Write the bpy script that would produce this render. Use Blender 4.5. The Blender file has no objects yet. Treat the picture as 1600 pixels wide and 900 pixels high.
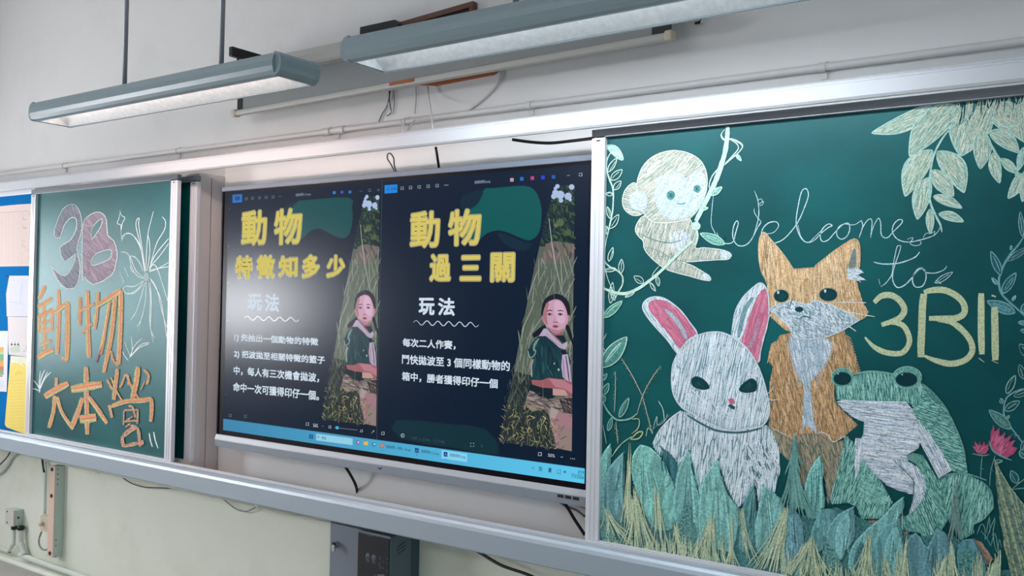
import bpy, bmesh, math, random
from mathutils import Vector, Matrix
from mathutils.geometry import tessellate_polygon

random.seed(7)
scene = bpy.context.scene
COL = scene.collection

# ------------------------------------------------------------------ camera, light, exposure
FPX, YAW, PITCH, ROLL = 1430.9, 0.609354, 0.0165234, 0.0191230
CAM = Vector((0.0, -2.85, 1.6))
_cy, _sy = math.cos(YAW), math.sin(YAW)
_f = Vector((-_sy, _cy, 0)); _r = Vector((_cy, _sy, 0)); _u = Vector((0, 0, 1))
F_AX = _f * math.cos(PITCH) + _u * math.sin(PITCH)
U_AX = _u * math.cos(PITCH) - _f * math.sin(PITCH)
_cr, _sr = math.cos(ROLL), math.sin(ROLL)
R_AX = _r * _cr + U_AX * _sr
U_AX = U_AX * _cr - _r * _sr
cam_data = bpy.data.cameras.new('camera')
cam_data.sensor_width = 36.0
cam_data.lens = FPX / 1600.0 * 36.0
cam_data.clip_start = 0.05
cam = bpy.data.objects.new('camera', cam_data)
COL.objects.link(cam)
M3 = Matrix((R_AX, U_AX, -F_AX)).transposed()
cam.matrix_world = Matrix.Translation(CAM) @ M3.to_4x4()
scene.camera = cam

scene.view_settings.view_transform = 'Standard'
scene.view_settings.look = 'None'
scene.view_settings.exposure = 0.0
scene.view_settings.gamma = 1.0
scene.view_settings.use_curve_mapping = False

world = bpy.data.worlds.new('world')
scene.world = world
world.use_nodes = True
world.node_tree.nodes['Background'].inputs[0].default_value = (0.75, 0.87, 1.0, 1)
world.node_tree.nodes['Background'].inputs[1].default_value = 0.6

def area(name, loc, target, sx, sy, power, color):
    d = bpy.data.lights.new(name, 'AREA'); d.shape = 'RECTANGLE'; d.size = sx; d.size_y = sy
    d.energy = power; d.color = color
    o = bpy.data.objects.new(name, d); COL.objects.link(o); o.location = loc
    o.rotation_euler = (Vector(target) - Vector(loc)).to_track_quat('-Z', 'Y').to_euler()
    return o
# added fill lights out of view: cool from the right, neutral from the rear
area('fill_right', (3.9, -4.6, 1.35), (-2.0, -1.6, 1.0), 3.4, 1.5, 125, (0.64, 0.84, 1.0))  # added low fill for the front wall; no window is built here
area('fill_rear', (-3.3, -6.2, 3.3), (-3.4, -1.2, 1.2), 3.4, 0.5, 42, (0.97, 0.95, 1.0))  # added fill without fixture, brightens below the display and the right board's top

def at(px, py, D):
    """point of the vertical plane D metres in front of the camera seen at photo pixel (px, py)"""
    d = F_AX * FPX + R_AX * (px - 800.0) - U_AX * (py - 450.0)
    return CAM + d * (D / d.y)

def lin(c):
    return tuple(((v / 255.0) / 12.92 if v <= 10 else ((v / 255.0 + 0.055) / 1.055) ** 2.4) for v in c)

# ------------------------------------------------------------------ materials
MATS = {}
def mat(name, col, rough=0.6, metal=0.0, noise=0.0, nscale=30.0, spec=0.5, bump=0.0, stretch=(1, 1, 1), dirt=None, dscale=3.0, damt=0.0):
    m = bpy.data.materials.new(name); m.use_nodes = True
    nt = m.node_tree; b = nt.nodes['Principled BSDF']
    b.inputs['Roughness'].default_value = rough; b.inputs['Metallic'].default_value = metal
    b.inputs['Specular IOR Level'].default_value = spec
    tc = nt.nodes.new('ShaderNodeTexCoord'); mp = nt.nodes.new('ShaderNodeMapping')
    mp.inputs['Scale'].default_value = stretch
    nt.links.new(tc.outputs['Object'], mp.inputs['Vector'])
    nz = nt.nodes.new('ShaderNodeTexNoise'); nz.inputs['Scale'].default_value = nscale; nz.inputs['Detail'].default_value = 5
    nt.links.new(mp.outputs[0], nz.inputs['Vector'])
    mx = nt.nodes.new('ShaderNodeMix'); mx.data_type = 'RGBA'
    c = lin(col)
    mx.inputs['A'].default_value = (*[v * (1 - noise) for v in c], 1)
    mx.inputs['B'].default_value = (*[min(1, v * (1 + noise)) for v in c], 1)
    nt.links.new(nz.outputs[0], mx.inputs['Factor'])
    out = mx.outputs['Result']
    if dirt:
        n2 = nt.nodes.new('ShaderNodeTexNoise'); n2.inputs['Scale'].default_value = dscale; n2.inputs['Detail'].default_value = 8
        n2.inputs['Roughness'].default_value = 0.65
        nt.links.new(tc.outputs['Object'], n2.inputs['Vector'])
        rp = nt.nodes.new('ShaderNodeValToRGB'); rp.color_ramp.elements[0].position = 0.5; rp.color_ramp.elements[1].position = 0.75
        rp.color_ramp.elements[1].color = (damt, damt, damt, 1)
        nt.links.new(n2.outputs[0], rp.inputs[0])
        m2 = nt.nodes.new('ShaderNodeMix'); m2.data_type = 'RGBA'
        m2.inputs['B'].default_value = (*lin(dirt), 1)
        nt.links.new(rp.outputs[0], m2.inputs['Factor']); nt.links.new(out, m2.inputs['A'])
        out = m2.outputs['Result']
    nt.links.new(out, b.inputs['Base Color'])
    if bump:
        bp = nt.nodes.new('ShaderNodeBump'); bp.inputs['Strength'].default_value = bump; bp.inputs['Distance'].default_value = 0.002
        nt.links.new(nz.outputs[0], bp.inputs['Height']); nt.links.new(bp.outputs[0], b.inputs['Normal'])
    MATS[name] = m
    return m

mat('wall_paint', (222, 220, 218), 0.75, 0, 0.02, 6, 0.25, 0.2, dirt=(190, 190, 188), dscale=2.2, damt=0.3)
mat('wall_green', (224, 226, 213), 0.6, 0, 0.02, 5, 0.35, 0.25, dirt=(198, 202, 172), dscale=2.6, damt=0.5)
mat('wall_rear_darkened', (70, 76, 74), 0.9)  # unseen rear walls, darkened so the display mirrors less light
mat('ceiling_paint', (226, 228, 228), 0.8)
mat('floor_tile', (170, 168, 160), 0.5, 0, 0.1, 8)
mat('aluminium', (216, 217, 222), 0.38, 0.25, 0.02, 40, 0.5, 0, (0.3, 8, 8))
mat('tray_aluminium', (164, 176, 186), 0.4, 0.25, 0.02, 40, 0.5, 0, (0.3, 8, 8))
mat('rail_aluminium', (196, 198, 202), 0.6, 0.0, 0.02, 40, 0.25, 0, (0.3, 8, 8))
mat('hanger_shade_grey', (124, 128, 134), 0.5, 0.0, 0.03, 40, 0.3)  # top rails: shade under the track is put into this darker grey
mat('aluminium_dull', (150, 152, 158), 0.45, 0.35, 0.03, 40)
mat('tray_inner', (186, 180, 176), 0.7, 0, 0.06, 20)
mat('plastic_ivory', (206, 192, 172), 0.5)
mat('jamb_paint', (205, 198, 197), 0.6, 0, 0.04, 8, 0.4, 0.1, (6, 6, 0.6))
mat('lamp_shell', (138, 155, 161), 0.33, 0.0, 0.03, 12, 0.5)
mat('lamp_reflector', (226, 230, 232), 0.5, 0.0, 0.16, 60, 0.5, 0.1, dirt=(250, 250, 250), dscale=38, damt=0.8)
mat('chrome', (190, 190, 190), 0.2, 1.0)
mat('black_plastic', (14, 15, 24), 0.45)
mat('black_cable', (18, 20, 26), 0.5)
mat('grey_cable', (140, 142, 146), 0.6)
mat('white_cord', (225, 222, 222), 0.7)
mat('screen_fabric', (154, 157, 157), 0.85, 0, 0.05, 12, 0.2)
mat('casing_white', (192, 190, 184), 0.5)
mat('felt_blue', (0, 110, 176), 0.95, 0, 0.12, 300, 0.1, 0.3)
mat('pipe_paint', (214, 210, 208), 0.45, 0, 0.03, 10)
mat('green_pipe', (208, 214, 204), 0.5, 0, 0.03, 10)
mat('pink_paint', (222, 192, 176), 0.55, 0, 0.04, 12)
mat('green_metal', (188, 204, 194), 0.5, 0, 0.03, 12)
mat('box_beige', (206, 200, 192), 0.55)
mat('cabinet_grey', (128, 136, 148), 0.45, 0.2, 0.03, 20)
mat('cabinet_side', (58, 82, 92), 0.45, 0.1)
mat('amp_case', (84, 104, 110), 0.45, 0.1)
mat('wood_brown', (104, 72, 62), 0.6, 0, 0.2, 8, 0.4, 0, (1, 10, 10))
mat('wood_orange', (166, 92, 52), 0.6, 0, 0.2, 8, 0.4, 0, (1, 10, 10))
mat('tv_bezel', (108, 118, 132), 0.45, 0.0)
mat('tv_inner', (3, 3, 14), 0.35, spec=0.15)
mat('tv_silver', (150, 158, 168), 0.35, 0.3)
mat('tv_silver_light', (170, 173, 178), 0.4, 0.2)
mat('logo_blue', (40, 74, 120), 0.4)
mat('printed_ink', (92, 84, 84), 0.8)
mat('white_panel', (240, 238, 236), 0.35, 0, 0.01, 6, 0.4)
mat('screw_dark', (58, 54, 62), 0.5, 0.5)

def board_mat():
    m = bpy.data.materials.new('chalkboard_green'); m.use_nodes = True
    nt = m.node_tree; b = nt.nodes['Principled BSDF']
    tc = nt.nodes.new('ShaderNodeTexCoord')
    n1 = nt.nodes.new('ShaderNodeTexNoise'); n1.inputs['Scale'].default_value = 2.2; n1.inputs['Detail'].default_value = 6
    mp = nt.nodes.new('ShaderNodeMapping'); mp.inputs['Scale'].default_value = (1.0, 1, 1.6); mp.inputs['Rotation'].default_value = (0, 0.5, 0)
    nt.links.new(tc.outputs['Object'], mp.inputs[0]); nt.links.new(mp.outputs[0], n1.inputs['Vector'])
    rp = nt.nodes.new('ShaderNodeValToRGB')
    rp.color_ramp.elements[0].position = 0.42; rp.color_ramp.elements[1].position = 0.8
    rp.color_ramp.elements[0].color = (*lin((0, 66, 69)), 1); rp.color_ramp.elements[1].color = (*lin((3, 94, 94)), 1)
    nt.links.new(n1.outputs[0], rp.inputs[0]); nt.links.new(rp.outputs[0], b.inputs['Base Color'])
    b.inputs['Roughness'].default_value = 0.41; b.inputs['Specular IOR Level'].default_value = 0.5; b.inputs['Specular Tint'].default_value = (0.5, 0.96, 1.0, 1)
    MATS['board'] = m
board_mat()

def chalk_mat():
    m = bpy.data.materials.new('chalk'); m.use_nodes = True
    nt = m.node_tree; b = nt.nodes['Principled BSDF']
    b.inputs['Roughness'].default_value = 0.85; b.inputs['Specular IOR Level'].default_value = 0.15
    a = nt.nodes.new('ShaderNodeAttribute'); a.attribute_name = 'Col'
    tc = nt.nodes.new('ShaderNodeTexCoord')
    n1 = nt.nodes.new('ShaderNodeTexNoise'); n1.inputs['Scale'].default_value = 170; n1.inputs['Detail'].default_value = 4
    nt.links.new(tc.outputs['Object'], n1.inputs['Vector'])
    rp = nt.nodes.new('ShaderNodeValToRGB'); rp.color_ramp.elements[0].position = 0.44; rp.color_ramp.elements[1].position = 0.62
    nt.links.new(n1.outputs[0], rp.inputs[0])
    ml = nt.nodes.new('ShaderNodeMath'); ml.operation = 'MULTIPLY'
    nt.links.new(rp.outputs[0], ml.inputs[0]); nt.links.new(a.outputs['Alpha'], ml.inputs[1])
    mx = nt.nodes.new('ShaderNodeMix'); mx.data_type = 'RGBA'
    nt.links.new(ml.outputs[0], mx.inputs['Factor']); nt.links.new(a.outputs['Color'], mx.inputs['A'])
    mx.inputs['B'].default_value = (*lin((10, 72, 72)), 1)
    nt.links.new(mx.outputs['Result'], b.inputs['Base Color'])
    MATS['chalk'] = m
chalk_mat()

def ink_mat():
    m = bpy.data.materials.new('printed_paper'); m.use_nodes = True
    nt = m.node_tree; b = nt.nodes['Principled BSDF']; b.inputs['Roughness'].default_value = 0.8
    a = nt.nodes.new('ShaderNodeAttribute'); a.attribute_name = 'Col'
    nt.links.new(a.outputs['Color'], b.inputs['Base Color'])
    MATS['paper'] = m
ink_mat()

def screen_mat():
    m = bpy.data.materials.new('screen_picture'); m.use_nodes = True
    nt = m.node_tree; b = nt.nodes['Principled BSDF']
    b.inputs['Base Color'].default_value = (0.004, 0.006, 0.01, 1)
    b.inputs['Roughness'].default_value = 0.25; b.inputs['Specular IOR Level'].default_value = 0.2
    a = nt.nodes.new('ShaderNodeAttribute'); a.attribute_name = 'Col'
    nt.links.new(a.outputs['Color'], b.inputs['Emission Color']); b.inputs['Emission Strength'].default_value = 1.0
    MATS['screen'] = m
screen_mat()

def emit(name, col, s):
    m = bpy.data.materials.new(name); m.use_nodes = True
    b = m.node_tree.nodes['Principled BSDF']
    b.inputs['Base Color'].default_value = (0.8, 0.8, 0.8, 1)
    b.inputs['Emission Color'].default_value = (*col, 1); b.inputs['Emission Strength'].default_value = s
    MATS[name] = m
emit('tube_warm', (1.0, 0.80, 0.74), 9.0)
emit('tube_cool', (0.88, 0.93, 1.0), 5.0)
emit('window_sky', (0.95, 0.96, 1.0), 15.0)
emit('window_glare', (0.95, 0.96, 1.0), 56.0)

# ------------------------------------------------------------------ builders
def tag(o, label=None, cat=None, group=None, kind=None):
    if label: o['label'] = label
    if cat: o['category'] = cat
    if group: o['group'] = group
    if kind: o['kind'] = kind
    return o

def root(name, loc, label, cat, group=None):
    o = bpy.data.objects.new(name, None); COL.objects.link(o); o.location = loc
    o.empty_display_size = 0.05
    return tag(o, label, cat, group)

def put(o, parent):
    if parent is not None:
        o.parent = parent
        p = parent; loc = Vector(parent.location)
        if parent.parent is not None: loc = Vector((0, 0, 0))
        if parent.type == 'EMPTY':
            o.matrix_parent_inverse = Matrix.Translation(-Vector(parent.location))
    return o

class MB:
    def __init__(s): s.v = []; s.f = []; s.m = []; s.mats = []
    def _mi(s, m):
        if m not in s.mats: s.mats.append(m)
        return s.mats.index(m)
    def add(s, vs, fs, m):
        b = len(s.v); s.v += [tuple(v) for v in vs]; i = s._mi(m)
        for f in fs: s.f.append([b + k for k in f]); s.m.append(i)
        return s
    def box(s, x0, x1, y0, y1, z0, z1, m):
        vs = [(x, y, z) for x in (x0, x1) for y in (y0, y1) for z in (z0, z1)]
        return s.add(vs, [(0, 1, 3, 2), (4, 6, 7, 5), (0, 4, 5, 1), (2, 3, 7, 6), (0, 2, 6, 4), (1, 5, 7, 3)], m)
    def prism_x(s, prof, x0, x1, m, caps=True):
        """prof: (y, z) outline extruded along x"""
        n = len(prof)
        vs = [(x0, y, z) for y, z in prof] + [(x1, y, z) for y, z in prof]
        fs = [(i, (i + 1) % n, n + (i + 1) % n, n + i) for i in range(n)]
        if caps: fs += [tuple(range(n))[::-1], tuple(range(n, 2 * n))]
        return s.add(vs, fs, m)
    def prism_y(s, prof, y0, y1, m):
        n = len(prof)
        vs = [(x, y0, z) for x, z in prof] + [(x, y1, z) for x, z in prof]
        fs = [(i, (i + 1) % n, n + (i + 1) % n, n + i) for i in range(n)] + [tuple(range(n))[::-1], tuple(range(n, 2 * n))]
        return s.add(vs, fs, m)
    def tube(s, pts, r, m, n=10):
        pts = [Vector(p) for p in pts]; vs = []; fs = []; N = len(pts)
        up = Vector((0, 0, 1))
        for i, p in enumerate(pts):
            t = (pts[min(i + 1, N - 1)] - pts[max(i - 1, 0)]).normalized()
            a = t.cross(up if abs(t.z) < 0.95 else Vector((1, 0, 0))).normalized(); b = t.cross(a)
            for k in range(n):
                w = 2 * math.pi * k / n
                vs.append(p + a * (r * math.cos(w)) + b * (r * math.sin(w)))
        for i in range(N - 1):
            for k in range(n):
                fs.append((i * n + k, i * n + (k + 1) % n, (i + 1) * n + (k + 1) % n, (i + 1) * n + k))
        fs += [tuple(range(n))[::-1], tuple((N - 1) * n + k for k in range(n))]
        return s.add(vs, fs, m)
    def build(s, name, parent=None, bevel=0.0, smooth=False, seg=2):
        me = bpy.data.meshes.new(name); me.from_pydata(s.v, [], s.f); me.update()
        for m in s.mats: me.materials.append(MATS[m])
        me.polygons.foreach_set('material_index', s.m)
        bm = bmesh.new(); bm.from_mesh(me); bmesh.ops.recalc_face_normals(bm, faces=bm.faces); bm.to_mesh(me); bm.free()
        o = bpy.data.objects.new(name, me); COL.objects.link(o)
        if bevel:
            md = o.modifiers.new('bevel', 'BEVEL'); md.width = bevel; md.segments = seg; md.limit_method = 'ANGLE'; md.angle_limit = 0.6
        if smooth or bevel:
            for p in me.polygons: p.use_smooth = smooth
        return put(o, parent)

def smooth_pts(pts, n=6, closed=False):
    if len(pts) < 3: return [Vector(p) for p in pts]
    P = [Vector(p) for p in pts]; N = len(P); out = []
    rng = range(N if closed else N - 1)
    for i in rng:
        p0 = P[(i - 1) % N] if closed or i > 0 else P[0]
        p1 = P[i]; p2 = P[(i + 1) % N]
        p3 = P[(i + 2) % N] if closed or i + 2 < N else P[-1]
        for k in range(n):
            t = k / n
            out.append(0.5 * ((2 * p1) + (p2 - p0) * t + (2 * p0 - 5 * p1 + 4 * p2 - p3) * t * t + (3 * p1 - p0 - 3 * p2 + p3) * t ** 3))
    if not closed: out.append(P[-1])
    return out

class Art:
    """flat drawing laid on the vertical plane D metres from the camera, coloured per vertex"""
    STEP = 0.00001
    def __init__(s, D, start=1, seed=1, xf=None):
        s.D = D; s.v = []; s.f = []; s.c = []; s.layer = start; s.rnd = random.Random(seed); s.xf = xf; s.grain = 0.0
    def _pt(s, p, d):
        q = at(p[0], p[1], s.D)
        if s.xf: q = s.xf(q)
        return (q.x, q.y - d, q.z)
    def _add(s, pts, faces, col, d, grain=None):
        b = len(s.v); g = s.grain if grain is None else grain
        s.v += [s._pt(p, d) for p in pts]; s.c += [(*col, g)] * len(pts)
        for f in faces: s.f.append([b + k for k in f])
    def col(s, c, j=0.0):
        k = 1 + s.rnd.uniform(-j, j)
        return tuple(min(1.0, x * k) for x in lin(c))
    def poly(s, pts, c, smooth=0, grain=None, holes=()):
        s.layer += 1
        pts = [tuple(p) for p in (smooth_pts(pts, smooth, True) if smooth else pts)]
        tris = tessellate_polygon([[Vector((p[0], p[1], 0)) for p in q] for q in (pts, *holes)])
        s._add([p for q in (pts, *holes) for p in q], tris, s.col(c), s.layer * s.STEP, grain)
        return pts
    def raw_ribbon(s, pts, w, col, d, taper=0.35, wj=0.0, grain=None):
        P = [Vector((p[0], p[1])) for p in pts]; N = len(P)
        L = []; R = []
        for i, p in enumerate(P):
            t = P[min(i + 1, N - 1)] - P[max(i - 1, 0)]
            if t.length < 1e-6: t = Vector((1, 0))
            t.normalize(); nrm = Vector((-t.y, t.x))
            e = min(i, N - 1 - i) / max(1, (N - 1) * 0.18)
            ww = w * 0.5 * (1 if e >= 1 else taper + (1 - taper) * e) * (1 + s.rnd.uniform(-wj, wj))
            L.append(p + nrm * ww); R.append(p - nrm * ww)
        vs = [tuple(p) for p in L + R]
        s._add(vs, [(i, i + 1, N + i + 1, N + i) for i in range(N - 1)], col, d, grain)
    def stroke(s, pts, w, c, smooth=5, taper=0.5, wj=0.12, closed=False, rep=1, off=0.0, grain=None):
        s.layer += 1
        q = smooth_pts(pts, smooth, closed) if smooth else [Vector(p) for p in pts]
        if closed: q.append(q[0])
        for r in range(rep):
            dx, dy = s.rnd.uniform(-off, off), s.rnd.uniform(-off, off)
            s.raw_ribbon([(p[0] + dx, p[1] + dy) for p in q], w, s.col(c, 0.06), s.layer * s.STEP + s.rnd.random() * s.STEP, taper, wj, grain)
    def hatch(s, poly, ang, gap, w, cols, seg=None, jit=0.35, wob=0.6, smooth=0, bright=0.12, tilt=0.06, inset=0.0, grain=None, holes=()):
        s.layer += 2
        pts = [tuple(p) for p in (smooth_pts(poly, smooth, True) if smooth else poly)]
        a = math.radians(ang); ca, sa = math.cos(a), math.sin(a)
        loops = [[(p[0] * ca + p[1] * sa, -p[0] * sa + p[1] * ca) for p in q] for q in (pts, *holes)]
        rot = loops[0]; ys = [p[1] for p in rot]; y = min(ys) + gap * 0.4
        edges = [(q[i], q[(i + 1) % len(q)]) for q in loops for i in range(len(q))]
        while y < max(ys):
            xs = []
            for (x1, y1), (x2, y2) in edges:
                if (y1 <= y) != (y2 <= y): xs.append(x1 + (y - y1) / (y2 - y1) * (x2 - x1))
            xs.sort()
            for i in range(0, len(xs) - 1, 2):
                x0, x1 = xs[i] + inset, xs[i + 1] - inset
                x = x0 - (s.rnd.random() * (seg or 0) * 0.5)
                while x < x1:
                    ln = (seg * s.rnd.uniform(0.6, 1.5)) if seg else (x1 - x0)
                    a0, a1 = max(x, x0), min(x + ln, x1)
                    if a1 - a0 > w * 0.7:
                        n = max(2, min(6, int((a1 - a0) / 8) + 2))
                        tl = s.rnd.uniform(-tilt, tilt)
                        q = []
                        for k in range(n):
                            xx = a0 + (a1 - a0) * k / (n - 1)
                            yy = y + s.rnd.uniform(-wob, wob) * 0.5 + tl * (xx - (a0 + a1) / 2)
                            q.append((xx * ca - yy * sa, xx * sa + yy * ca))
                        s.raw_ribbon(q, w * s.rnd.uniform(0.7, 1.3), s.col(s.rnd.choice(cols), bright), s.layer * s.STEP + s.rnd.random() * 1.6 * s.STEP, 0.45, 0.15, grain)
                    x += ln + (s.rnd.uniform(0.1, 0.9) * w if seg else 1e9)
            y += gap * (1 + s.rnd.uniform(-jit, jit))
    def text(s, body, p0, ptop, px1, c, offset=0.0, shear=0.0, layers=None):
        """body stretched from lower left pixel p0 to right pixel px1, as tall as p0-ptop"""
        s.layer += 1
        cu = bpy.data.curves.new('t', 'FONT'); cu.body = body; cu.resolution_u = 3
        o = bpy.data.objects.new('t', cu); COL.objects.link(o)
        a = at(p0[0], p0[1], s.D); b = at(px1, p0[1], s.D); t = at(ptop[0], ptop[1], s.D)
        L = layers or [(offset, c)]
        u = (t.z - a.z) / max(0.1, p0[1] - ptop[1])          # metres per pixel here
        ins = L[0][0] * u
        dg = bpy.context.evaluated_depsgraph_get(); dg.update()
        me = bpy.data.meshes.new_from_object(o.evaluated_get(dg))
        vs = [v.co.copy() for v in me.vertices]
        x0, x1, y0, y1 = min(v.x for v in vs), max(v.x for v in vs), min(v.y for v in vs), max(v.y for v in vs)
        for r, col in L:
            s.layer += 1; cc = s.col(col); n = 1 if r < 0.05 else (4 if r < 1 else 12)
            for i in range(n):
                ox, oz = (0, 0) if n == 1 else (r * u * math.cos(2 * math.pi * (i + .5) / n), r * u * math.sin(2 * math.pi * (i + .5) / n))
                k = len(s.v)
                for v in vs:
                    q = Vector((a.x + ins + (v.x - x0) / (x1 - x0) * (b.x - a.x - 2 * ins) + ox, a.y, a.z + ins + (v.y - y0) / max(1e-6, y1 - y0) * (t.z - a.z - 2 * ins) + oz))
                    if s.xf: q = s.xf(q)
                    s.v.append((q.x, q.y - s.layer * s.STEP, q.z)); s.c.append((*cc, s.grain))
                for p in me.polygons: s.f.append([k + j for j in p.vertices])
        bpy.data.meshes.remove(me)
        bpy.data.objects.remove(o); bpy.data.curves.remove(cu)
    def build(s, name, m, parent, label=None):
        me = bpy.data.meshes.new(name); me.from_pydata(s.v, [], s.f); me.update()
        flip = [p.index for p in me.polygons if p.normal.y > 0]
        if flip:
            bm = bmesh.new(); bm.from_mesh(me); bm.faces.ensure_lookup_table()
            bmesh.ops.reverse_faces(bm, faces=[bm.faces[i] for i in flip]); bm.to_mesh(me); bm.free()
        at_ = me.color_attributes.new('Col', 'FLOAT_COLOR', 'POINT')
        at_.data.foreach_set('color', [x for c in s.c for x in c])
        me.materials.append(MATS[m])
        o = bpy.data.objects.new(name, me); COL.objects.link(o)
        if label: o['label'] = label
        return put(o, parent)

def YD(D): return D - 2.85

# ------------------------------------------------------------------ the room
XL, XR, YB, ZC = -6.6, 4.0, -7.0, 3.7
def struct(name, mb, **k): return tag(mb.build(name, **k), kind='structure')
DADO = 0.80
w = MB()
w.box(XL, XR, 0, 0.15, 0.755, ZC, 'wall_paint'); w.box(XL, XR, 0, 0.15, 0, 0.755, 'wall_green')
struct('wall_front', w)
WL2 = ((-1.42, -0.70, 1.1, 2.15), (-3.45, -2.40, 1.25, 1.83))
m = MB()
for a_, b_ in ((YB, -3.45), (-2.40, -1.42), (-0.70, 0.15)): m.box(XL - 0.15, XL, a_, b_, 0, ZC, 'wall_paint' if b_ > -3 else 'wall_rear_darkened')
for a_, b_, c_, d_ in WL2: m.box(XL - 0.15, XL, a_, b_, 0, c_, 'wall_paint').box(XL - 0.15, XL, a_, b_, d_, ZC, 'wall_paint')
struct('wall_left', m)
struct('wall_right', MB().box(XR, XR + 0.15, YB, 0.15, 0, ZC, 'wall_paint'))
struct('wall_back', MB().box(XL, XR, YB - 0.15, YB, 0, ZC, 'wall_rear_darkened'))
struct('floor', MB().box(XL, XR, YB, 0.15, -0.1, 0, 'floor_tile'))
struct('ceiling', MB().box(XL, XR, YB, 0.15, ZC, ZC + 0.1, 'ceiling_paint'))
for k_, (a_, b_, WZ0, WZ1) in enumerate(WL2):
    wn = MB()
    for u0, u1 in ((a_, a_ + 0.04), (b_ - 0.04, b_)): wn.box(XL - 0.09, XL - 0.03, u0, u1, WZ0, WZ1, 'aluminium')
    wn.box(XL - 0.09, XL - 0.03, a_, b_, WZ0, WZ0 + 0.04, 'aluminium').box(XL - 0.09, XL - 0.03, a_, b_, WZ1 - 0.04, WZ1, 'aluminium')
    wn.box(XL - 0.07, XL - 0.06, a_ + 0.04, b_ - 0.04, WZ0 + 0.04, WZ1 - 0.04, ('window_sky', 'window_glare')[k_])
    struct('window_%d' % (k_ + 1), wn)

# boxed jamb between the parked boards and the recess of the display
jx1 = -3.6865
j = MB().box(jx1 - 0.10, jx1, YD(2.69), -0.001, 0.766, 2.186, 'jamb_paint')
j.box(jx1, jx1 + 0.0008, YD(2.755), YD(2.757), 0.78, 2.17, 'screw_dark')
struct('trim_1', j)
# skirting ledge under the conduits, bottom left
ZB = at(50, 887, 2.79).z
struct('baseboard_front', MB().prism_x([(0, 0.0), (-0.06, 0.0), (-0.06, ZB - 0.012), (-0.05, ZB), (0, ZB)], XL, XR, 'wall_green'))

tag(MB().box(jx1 + 0.004, 0.6, -0.022, -0.002, 0.762, 2.30, 'white_panel').build('back_panel', bevel=0.002), 'smooth white back panel on the wall behind the display', 'panel')
# ------------------------------------------------------------------ sliding-board track and tray
DR = 2.545
t = root('board_track', (-2.7, YD(DR), 2.17), 'long aluminium overhead track across the wall above the green boards', 'track')
y = YD(DR)
p = MB().prism_x([(y + 0.02, 2.2284), (y + 0.012, 2.2284), (y + 0.006, 2.2224), (y + 0.006, 2.2184), (y, 2.2154), (y, 2.1764), (y + 0.006, 2.1694), (y + 0.016, 2.1694), (y + 0.016, 2.1824), (y + 0.02, 2.1824)], XL + 0.02, XR - 0.5, 'rail_aluminium')
p.build('front_channel', t)
for bx in (-6.2, 2.4): MB().box(bx - 0.02, bx + 0.02, y + 0.018, -0.002, 2.19, 2.215, 'aluminium_dull').build('wall_bracket', t)

t = root('chalk_tray', (-2.7, -0.15, 0.72), 'long aluminium chalk tray running along the wall below the boards', 'tray')
yl = YD(2.55)
lip = [(yl + 0.03, 0.735), (yl + 0.004, 0.735), (yl, 0.74), (yl, 0.806), (yl + 0.004, 0.818), (yl + 0.012, 0.826), (yl + 0.022, 0.829), (yl + 0.03, 0.828), (yl + 0.034, 0.82), (yl + 0.034, 0.75)]
MB().prism_x(lip, XL + 0.02, XR - 0.5, 'tray_aluminium').build('front_lip', t)
MB().box(XL + 0.02, XR - 0.5, yl + 0.03, -0.002, 0.735, 0.758, 'tray_inner').build('tray_floor', t)
MB().box(XL + 0.02, XR - 0.5, yl + 0.036, yl + 0.046, 0.757, 0.836, 'aluminium').box(XL + 0.02, XR - 0.5, yl + 0.060, yl + 0.066, 0.757, 0.815, 'aluminium').box(XL + 0.02, XR - 0.5, -0.202, -0.196, 0.757, 0.812, 'aluminium').build('runner_track', t)

# ------------------------------------------------------------------ chalkboards
def chalkboard(x0, x1, D, label, stl=0.052, str_=0.052, zb=0.839, zt=2.1455, thick=0.02):
    y = YD(D); r = root('chalkboard', ((x0 + x1) / 2, y, zb - 0.03), label, 'chalkboard')
    MB().box(x0 + 0.01, x1 - 0.01, y + 0.015, y + thick + 0.004, zb - 0.01, zt + 0.005, 'board').build('writing_surface', r)
    for (a, b) in ((x0, x0 + stl), (x1 - str_, x1)):
        m = MB().box(a, b, y, y + thick, zb - 0.005, zt - 0.001, 'aluminium')
        m.box(a + (b - a) * 0.30, a + (b - a) * 0.34, y - 0.0015, y, zb, zt - 0.002, 'aluminium'); m.box(a + (b - a) * 0.62, a + (b - a) * 0.66, y - 0.0015, y, zb, zt - 0.002, 'aluminium')
        s = m.build('frame_stile', r, 0.0015)
        MB().box(a + 0.004, b - 0.004, y - 0.003, y + thick - 0.003, zb - 0.028, zb - 0.0052, 'plastic_ivory').build('corner_glide', r, 0.002)
        MB().box(a + 0.018, a + 0.032, y - 0.002, y + 0.001, zt - 0.012, zt - 0.008, 'screw_dark').build('screw_slot', r)
    MB().box(x0, x1, y - 0.001, y + thick, zt + 0.004, zt + 0.027, 'hanger_shade_grey').box(x0 + stl, x1 - str_, y - 0.002, y + thick, zt, zt + 0.0038, 'aluminium_dull').box(x0 + stl, x1 - str_, y - 0.003, y, zt + 0.011, zt + 0.014, 'hanger_shade_grey').build('top_rail', r, 0.001)
    m = MB().box(x0 + stl + 0.0005, x1 - str_ - 0.0005, y, y + thick, zb - 0.028, zb, 'aluminium')
    m.box(x0 + stl, x1 - str_, y - 0.004, y, zb - 0.028, zb - 0.013, 'aluminium')
    m.build('bottom_rail', r, 0.001)
    return r
LB = chalkboard(-5.044, -3.729, 2.60, 'front green chalkboard at left, 3B and orange characters chalked on it', stl=0.045)
RB = chalkboard(-5.0, -3.664, 2.66, 'rear green chalkboard, blank sliver behind the orange lettered left board', zb=0.835, zt=2.143)
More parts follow.
